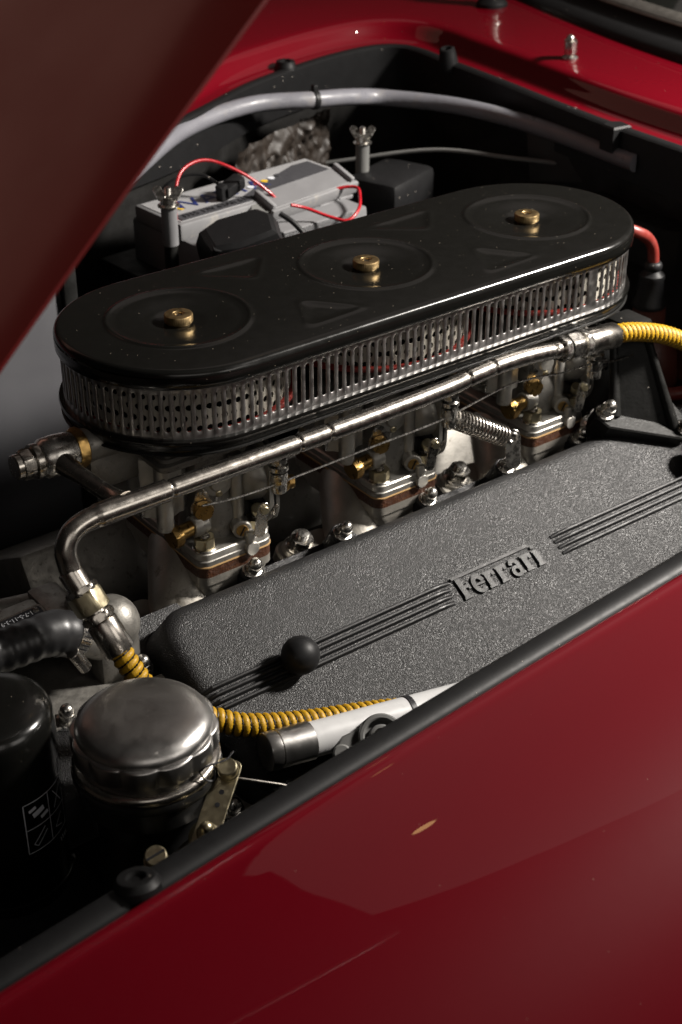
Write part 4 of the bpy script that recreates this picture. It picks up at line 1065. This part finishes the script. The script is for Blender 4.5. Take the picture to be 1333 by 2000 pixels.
obj('printed_pictograms', mb, ink_white, cn, flat=True)

# ---- front casting with firing-order plate, water hose and its housing
fc = thing('front_casting', (-.40, -.06, -.30), 'grimy front engine casting at left carrying the firing order plate', 'casting')
mb = MB(); mb.box((-.41, -.045, -.285), (.19, .17, .07), .010); mb.box((-.345, -.03, -.235), (.03, .10, .034), .006); mb.cyl((-.335, .01, -.235), (-.43, .03, -.232), .012, 20, .002)
mb.box((-.372, .020, -.236), (.045, .018, .016), .003)
mb.lathe([(.016, -.03), (.013, .0), (.0105, .010), (.008, .013)], 24, Matrix.Translation((-.334, -.028, -.226)))
obj('body', mb, alu_dark, fc)
mb = MB(); mb.box((-.385, -.155, -.282), (.16, .10, .055), .012); obj('lower_cover', mb, crinkle, fc)
acorn((-.3985, -.1215, -.2530), (0, -.2, 1), fc)
mb = MB(); mb.lathe([(.014, -.012), (.0128, 0)], 24, Matrix.Translation((-.3985, -.1215, -.2540))); obj('nut_boss', mb, crinkle, fc)
mb = MB()
for p in ((-.345, -.068, -.224),): mb.lathe([(.0085, 0), (.0085, .006), (.0068, .008), (.0066, .012)], 20, Matrix.Translation(p))
obj('stud_end', mb, alu_dark, fc)
# firing order plate
PM = Matrix.Translation((-.4020, -.0480, -.2085)) @ Matrix.Rotation(R_(4), 4, 'Z') @ Matrix.Rotation(R_(14), 4, 'X')
pt = thing('firing_order_plate', (-.402, -.048, -.212), 'small riveted plate with the firing order in white letters at left', 'plate')
mb = MB(); mb.prism([(p[0], p[1]) for p in rrect(.036, .0195, .003, 4)], -.0015, 0, PM, ch=.0003); obj('metal_plate', mb, steel, pt)
mb = MB(); mb.prism([(p[0], p[1]) for p in rrect(.0335, .0172, .002, 4)], .0, .0003, PM); obj('black_field', mb, ink_black, pt)
TM = PM @ Matrix.Rotation(PI, 4, 'Z')
mb = MB(); mb.text('ORDINE DI ACC.', .0062, .0002, TM @ Matrix.Translation((-.0300, -.0062, .0005)), sx=.95); mb.text('1-7-5-11-3-9', .0062, .0002, TM @ Matrix.Translation((-.0255, -.0148, .0005)), sx=.95)
for k in range(3):
    ring = [V(.0060 * math.cos(2 * PI * j / 24), .0060 * math.sin(2 * PI * j / 24), 0) for j in range(25)]
    mb.tube([TM @ (p + V(-.022 + k * .018, .0075, .0004)) for p in ring], .00035, 5)
obj('white_lettering', mb, ink_white, pt, flat=True)
mb = MB(); mb.lathe([(.0028, 0), (.0024, .001), (.001, .0014)], 14, PM @ Matrix.Translation((.0285, .0135, .0003))); obj('rivet', mb, steel, pt)
mb = MB(); mb.box((-.402, -.030, -.225), (.08, .06, .022), .004); obj('plate_boss', mb, alu_dark, fc)

wh = thing('water_hose', (-.42, -.10, -.21), 'black rubber water hose with worm clamp beside the yellow hose ferrule', 'hose')
hp = resample(spline([(-.52, -.098, -.176), (-.47, -.099, -.178), (-.4300, -.099, -.181), (-.405, -.0985, -.1825), (-.392, -.098, -.184), (-.379, -.0975, -.190), (-.370, -.097, -.1965)], 10), .0015)
def hr(i):
    x = hp[i].x; r = .0172
    r += .0004 * math.sin(x * 2 * PI / .0115) * (1 if x < -.388 else max(0, (-.380 - x) / .008)) 
    r += .0016 * ss(-.402, -.392, x) * (1 - ss(-.379, -.373, x))
    return r
mb = MB(); mb.tube(hp, hr, 32); obj('hose_wall', mb, hose_rubber, wh)
cd = (hp[-1] - hp[-6]).normalized()
mb = MB(); mb.lathe([(.0172, -.0055), (.0190, -.0055), (.0190, .0055), (.0172, .0055)], 40, axis_matrix(hp[-4], cd), False, False); cl = obj('worm_clamp', mb, chrome, wh)
mb = MB()
for k in range(13):
    a = R_(30 + 11 * k); M = axis_matrix(hp[-4], cd) @ Matrix.Rotation(a, 4, 'Z') @ Matrix.Translation((.0190, 0, 0)); mb.box((0, 0, 0), (.0006, .0012, .0075), 0, M)
obj('clamp_teeth', mb, ink_black, cl)
mb = MB(); A = axis_matrix(hp[-4], cd); ca = V(-.3, -.85, -.45).normalized(); mb.cyl(hp[-4] + ca * .022 - V(.004, 0, -.008), hp[-4] + ca * .022 + V(.006, .0, -.012), .0055, 16, .0006); obj('clamp_screw', mb, steel, cl)
mb = MB(); mb.cyl(hp[-3], hp[-3] + cd * .03, .0152, 28); mb.ball((-.3335, -.088, -.205), .0235, 32, 1.05); mb.box((-.335, -.08, -.235), (.04, .05, .05), .008)
tag(obj('thermostat_housing', mb, alu_dark), 'domed alloy housing behind the front yellow hose ferrule', 'housing')

# ---- pale tube with steel collar and slotted clamp, lying along the near fender
tl = thing('lamp_tube', (-.24, -.26, -.28), 'pale grey tube with steel collar and black band lying along the near fender', 'tube')
t0, t1 = V(-.2890, -.2415, -.2620), V(-.0600, -.2770, -.2830); td = (t1 - t0).normalized()
mb = MB(); mb.cyl(t0 + td * .030, t1, .0146, 40); obj('pale_tube', mb, tube_grey, tl)
mb = MB(); mb.lathe([(.0140, 0), (.0154, .0006), (.0158, .0014), (.0158, .0098), (.0151, .0103), (.0151, .0112), (.0159, .0117), (.0159, .0400), (.0153, .0406), (.0145, .0406)], 56, axis_matrix(t0, td)); obj('steel_collar', mb, cap_alu, tl)
mb = MB(); mb.lathe([(.0144, 0), (.0153, .0002), (.0153, .0048), (.0144, .005)], 40, axis_matrix(t0 + td * .130, td), False, False); obj('black_band', mb, ink_black, tl)
# slotted clamp moulding
cp = thing('quarter_turn_clamp', (-.225, -.287, -.28), 'dark grey moulded clamp with slotted screw, half hidden by the rubber seal', 'clamp')
kn = V(-.35, -.62, .70).normalized(); kc = V(-.2050, -.2840, -.2600); M = axis_matrix(kc, kn, td)
mb = MB(); mb.lathe([(.0185, -.012), (.0185, -.001), (.0172, .0008), (.0150, .0010), (.0138, .0002), (.0125, -.004), (.0100, -.0045), (.0096, .0010), (.0088, .0016), (.0066, .0016), (.0062, -.0006)], 48, M); obj('housing', mb, mid_grey, cp)
mb = MB(); mb.lathe([(.0060, -.002), (.0060, .0004), (.0056, .0008)], 32, M); k_ = obj('slotted_screw', mb, cadmium, cp)
mb = MB(); mb.box((0, 0, .0009), (.0014, .0108, .0004), 0, M @ Matrix.Rotation(.25, 4, 'Z')); obj('slot', mb, ink_black, k_)
mb = MB(); mb.prism([(-.038, -.010), (-.032, -.013), (-.012, -.014), (-.012, .012), (-.030, .009), (-.038, .002)], -.014, -.003, M, ch=.0015); mb.cyl(M @ V(-.034, -.004, -.012), M @ V(-.034, -.004, -.001), .0075, 24, .0015); obj('lever', mb, mid_grey, cp)
mb = MB(); mb.text('OFF', .0075, .0006, M @ Matrix.Translation((-.0285, -.0055, -.0028)) @ Matrix.Rotation(.15, 4, 'Z'), sx=.8); obj('raised_lettering', mb, mid_grey, cp, flat=True)

# ---- battery and its fittings
bt = thing('battery', (.12, .35, -.23), 'grey and white car battery with a printed blue brand label behind the air cleaner', 'battery')
BM = Matrix.Translation((-.008, .398, -.055)) @ Matrix.Rotation(R_(4.5), 4, 'Z')     # local: x along, y back is 0 .. -0.17, z down
mb = MB(); mb.box((.112, -.060, -.100), (.222, .150, .165), .004, BM); obj('case', mb, batt_grey, bt)
mb = MB(); mb.box((.124, -.038, -.010), (.250, .086, .020), .003, BM); obj('top_cover', mb, white_plastic, bt)
mb = MB(); mb.box((.102, -.108, -.0265), (.200, .054, .016), .003, BM); mb.box((.06, -.128, -.040), (.012, .014, .020), .002, BM); obj('front_step', mb, white_plastic, bt)
mb = MB(); mb.box((.124, -.038, .0004), (.240, .074, .0006), 0, BM); lb_ = obj('label', mb, label_white, bt)
mb = MB(); mb.box((.072, -.066, .0012), (.130, .0165, .0006), 0, BM); mb.prism([(.10, -.058), (.14, -.040), (.215, -.010), (.240, -.010), (.240, -.072), (.10, -.072)], .0005, .0011, BM); obj('dark_print', mb, ink_grey, lb_)
TMb = BM @ Matrix.Translation((.026, -.0505, .0012))
mb = MB(); mb.text('VARTA', .036, .0004, TMb @ Matrix.Translation((.012, .004, 0)), sx=1.02); mb.prism([(.006, .004), (.0125, .0275), (.004, .0275), (.0, .012)], 0, .0003, TMb); obj('brand_print', mb, ink_blue, lb_)
mb = MB(); mb.prism([(-.004, .016), (.0, .004), (.0045, .004), (.001, .018)], 0, .0003, TMb); obj('yellow_mark', mb, ink_yellow, lb_)
mb = MB(); mb.text('D15 12V 63Ah 610A', .0125, .0004, BM @ Matrix.Translation((.014, -.0705, .0019)), sx=.95); obj('type_print', mb, ink_black, lb_)
for k in range(5):
    mb = MB(); mb.lathe([(.0042, 0), (.0042, .0004)], 16, BM @ Matrix.Translation((.130 + .0125 * k, -.0385 + .003 * k, .0012))); obj('warning_symbol', mb, (ink_white, ink_red, ink_yellow, ink_white, ink_grey)[k], lb_)
mb = MB(); mb.box((.121, -.063, -.070), (.300, .205, .010), .002, BM); mb.box((.121, -.165, -.060), (.30, .004, .03), .001, BM)
tag(obj('battery_hold_down', mb, black_metal), 'black hold-down frame round the middle of the battery', 'frame')
mb = MB(); mb.box((.02, -.118, -.0655), (.10, .085, .002), .0006, BM @ Matrix.Rotation(R_(3), 4, 'X')); mb.box((.04, -.135, -.060), (.22, .045, .003), .001, BM)
tag(obj('rubber_flap', mb, rubber), 'flat black rubber flap in front of the battery', 'flap')
# hold-down rods with wing nuts
def wing(o, lab, h, m_tube):
    o = Vector(o); w = thing('hold_down_rod', (o.x, o.y, o.z - h), lab, 'rod', 'battery hold-down rods with wing nuts')
    mb = MB(); mb.cyl(o - V(0, 0, h), o, .0085, 20, .001); obj('sleeve', mb, m_tube, w)
    mb = MB(); mb.cyl(o - V(0, 0, h + .12), o - V(0, 0, h), .0075, 16); obj('rod', mb, black_metal, w)
    mb = MB(); mb.lathe([(.0115, 0), (.0115, .0015), (.0085, .0022), (.0078, .010), (.0060, .0105)], 24, Matrix.Translation(o)); mb.stud(o + V(0, 0, .006), (0, 0, 1), .0038, .014)
    n_ = obj('wing_nut', mb, chrome, w)
    for s in (-1, 1):
        u = (rt * s); mb = MB(); M = axis_matrix(o + u * .0090 + V(0, 0, .0135), fw * -1 + V(0, 0, .3), (0, 0, 1))
        mb.prism([(p[0], p[1] - 0.0) for p in rrect(.0088, .0046, .0042, 6)], -.0014, .0014, M @ Matrix.Rotation(-s * .5, 4, 'Z'), ch=.0005); obj('wing', mb, chrome, n_)
    return w
wing((-.0300, .293, -.021), 'grey hold-down rod with a wing nut at the near corner of the battery', .043, batt_grey)
wing((.330, .425, -.055), 'rod with a bright wing nut standing in the dark beyond the battery', .040, mid_grey)
mb = MB(); mb.box((0, 0, 0), (.10, .075, .05), .010, axis_matrix((.360, .405, -.115), (0, 0, 1), (1, .35, 0))); tag(obj('terminal_box', mb, rubber), 'dark box under the far wing nut beyond the battery', 'box')
# black terminal cover with raised letters and its cable
tcv = thing('terminal_cover', (.035, .25, -.08), 'black rubber battery terminal cover with raised lettering and thick cable', 'terminal cover')
QM = axis_matrix((.0260, .2460, -.0560), (-.30, -.12, .95), (.95, -.30, 0))
mb = MB()
base = [(-.044, .024), (-.040, -.022), (-.006, -.034), (.040, -.030), (.046, .010), (.034, .030), (-.020, .034)]
topp = [(-.030, .018), (-.028, -.016), (-.004, -.024), (.032, -.022), (.036, .006), (.026, .022), (-.014, .026)]
mb.rings([[V(x, y, -.026) for x, y in base], [V(x * .99, y * .99, -.004) for x, y in base], [V(x * .5 + a * .5, y * .5 + b * .5, .010) for (x, y), (a, b) in zip(base, topp)], [V(x, y, .014) for x, y in topp]], True, True, QM)
obj('moulding', mb, rubber, tcv, sharp=30)
LM = QM @ Matrix.Translation((-.0235, .0, .0105)) @ Matrix.Rotation(R_(-98), 4, 'Z') @ Matrix.Rotation(R_(-24), 4, 'X')
mb = MB(); mb.prism([(p[0], p[1]) for p in rrect(.0225, .0062, .002, 3)], -.0026, .0002, LM, ch=.0004); obj('lettering_plate', mb, rubber, tcv)
mb = MB(); mb.text('GOMOSON', .0088, .0012, LM @ Matrix.Translation((0, -.0030, .0008)), align='CENTER', sx=.78); obj('raised_lettering', mb, mid_grey, tcv, flat=True)
mb = MB(); mb.cyl(QM @ V(.018, -.024, -.008), QM @ V(.020, -.040, -.010), .0150, 28, .001); mb.tube(resample(spline([QM @ V(.019, -.030, -.009), QM @ V(.024, -.050, -.012), QM @ V(.034, -.075, -.022), QM @ V(.05, -.11, -.05)], 8), .003), .0095, 20); obj('cable', mb, rubber, tcv)
# pale moulded bracket across the battery
pb_ = thing('slanted_bar', (.17, .32, -.06), 'pale grey plastic bar lying slanted across the battery top', 'bar')
h0, h1 = BM @ V(.110, -.082, -.008), BM @ V(.236, -.078, -.008)
hd = (h1 - h0).normalized(); HM = axis_matrix(h0, V(0, -.35, 1), hd); LB = (h1 - h0).length
mb = MB(); mb.prism([(0, -.016), (LB, -.016), (LB - .006, .016), (.008, .016)], .004, .009, HM, ch=.001); obj('top_face', mb, batt_grey, pb_)
mb = MB(); mb.box((LB / 2, -.0190, .003), (LB + .004, .0055, .015), .0015, HM); mb.box((LB / 2, -.021, -.008), (LB - .006, .003, .005), .001, HM); obj('front_rail', mb, white_plastic, pb_)
for k in range(4):
    mb = MB(); mb.box((.018 + .030 * k, -.0205, -.0065), (.014, .005, .004), .001, HM); obj('rib_tooth', mb, white_plastic, pb_)
for x in (.0035, LB - .0035):
    mb = MB(); mb.box((x, .0, .009), (.006, .034, .011), .002, HM); obj('end_wall', mb, white_plastic, pb_)
mb = MB(); mb.prism([(-.034, -.020), (.000, -.020), (.002, .014), (-.010, .010)], -.010, .006, HM, ch=.002); obj('end_block', mb, mid_grey, pb_)
# wires
mb = MB(); mb.tube(resample(spline([(.000, .330, -.058), (.010, .3450, -.030), (.030, .360, -.012), (.062, .362, -.008), (.095, .345, -.024), (.120, .330, -.046), (.128, .325, -.056)], 10), .003), .0019, 12)
tag(obj('red_wire', mb, red_wire), 'red wire arching over the brand label on the battery', 'wire')
mb = MB(); mb.tube(resample(spline([(.120, .285, -.050), (.137, .280, -.056), (.158, .264, -.066), (.172, .250, -.069), (.192, .256, -.062), (.214, .282, -.058), (.222, .298, -.055), (.212, .310, -.056), (.195, .318, -.060)], 10), .003), .0019, 12)
tag(obj('red_wire', mb, red_wire), 'red wire looping down in front of the battery toward the air cleaner', 'wire')
mb = MB(); mb.tube(resample(spline([(.098, .275, -.052), (.108, .262, -.062), (.118, .25, -.080), (.122, .245, -.10)], 8), .003), .0030, 10)
tag(obj('black_wire', mb, rubber), 'thin black wire hanging below the pale bar on the battery', 'wire')
cnn = thing('wire_connector', (.083, .345, -.050), 'small black plug connector lying on the battery label with its lead', 'connector')
mb = MB(); mb.box((0, 0, 0), (.030, .016, .014), .002, axis_matrix((.0900, .3560, -.0420), (-.2, -.2, 1), (1, .3, 0))); mb.box((0, 0, 0), (.010, .010, .020), .001, axis_matrix((.0740, .3520, -.0450), (-.2, -.2, 1), (1, .3, 0))); obj('plug', mb, rubber, cnn)
mb = MB(); mb.tube(resample(spline([(.078, .358, -.040), (.066, .378, -.030), (.045, .392, -.032), (.025, .398, -.044), (.018, .400, -.070)], 8), .003), .0018, 10); obj('lead', mb, rubber, cnn)

# ---- right-hand side: oxide red lead in a black boot, brown body and unions
ld_ = thing('ignition_lead', (.398, 0, -.17), 'dark red lead entering a black rubber boot right of the air cleaner', 'ignition lead')
mb = MB(); mb.tube(resample(spline([(.31, .05, -.028), (.345, .015, -.043), (.362, .001, -.0510), (.380, 0, -.0610), (.391, 0, -.0740), (.395, 0, -.088), (.396, 0, -.10)], 10), .003), .0062, 18); obj('lead', mb, dark_red, ld_)
mb = MB(); mb.lathe([(.0085, .020), (.0098, .022), (.0102, .0255), (.0090, .0285), (.0068, .0300)], 28, Matrix.Translation((.396, 0, -.122))); mb.lathe([(.0182, -.022), (.0188, -.020), (.0184, -.017), (.0160, -.012), (.0135, .009), (.0145, .012), (.0138, .015), (.010, .018), (.0082, .021)], 36, Matrix.Translation((.396, 0, -.122))); obj('boot', mb, rubber, ld_)
mb = MB(); mb.lathe([(.040, -.11), (.036, -.075), (.024, -.055), (.0185, -.050), (.0180, -.022)], 36, Matrix.Translation((.398, 0, -.122))); mb.lathe([(.022, -.04), (.021, 0), (.014, .006)], 28, Matrix.Translation((.440, -.035, -.185))); obj('terminal_body', mb, brown_plastic, ld_)
un = thing('cable_union', (.30, -.045, -.14), 'frayed black sleeve with a hex union above the right yellow hose', 'union')
u0, u1 = V(.282, -.040, -.1130), V(.318, -.062, -.1260); ud = (u1 - u0).normalized()
mb = MB(); mb.cyl(u0 - ud * .02, u0 + ud * .014, .0100, 20, .001); obj('sleeve', mb, rubber, un)
mb = MB(); mb.hexnut(u0 + ud * .016, ud, .0092, .010, rot=.4); mb.cyl(u0 + ud * .024, u0 + ud * .05, .0055, 18); obj('hex_union', mb, chrome, un)
mb = MB(); mb.tube(resample(spline([(.34, -.02, -.21), (.37, -.045, -.225), (.40, -.07, -.22), (.45, -.09, -.19)], 8), .005), .0075, 16)
tag(obj('red_hose', mb, dark_red), 'dark red rubber hose in the shade behind the pedestal bracket', 'hose')
mb = MB(); mb.lathe([(.05, -.14), (.05, -.02), (.046, -.008), (.036, 0)], 40, Matrix.Translation((.36, .03, -.17))); tag(obj('dark_housing', mb, black_metal), 'dark cylindrical housing in the shade behind the right carburettor', 'housing')
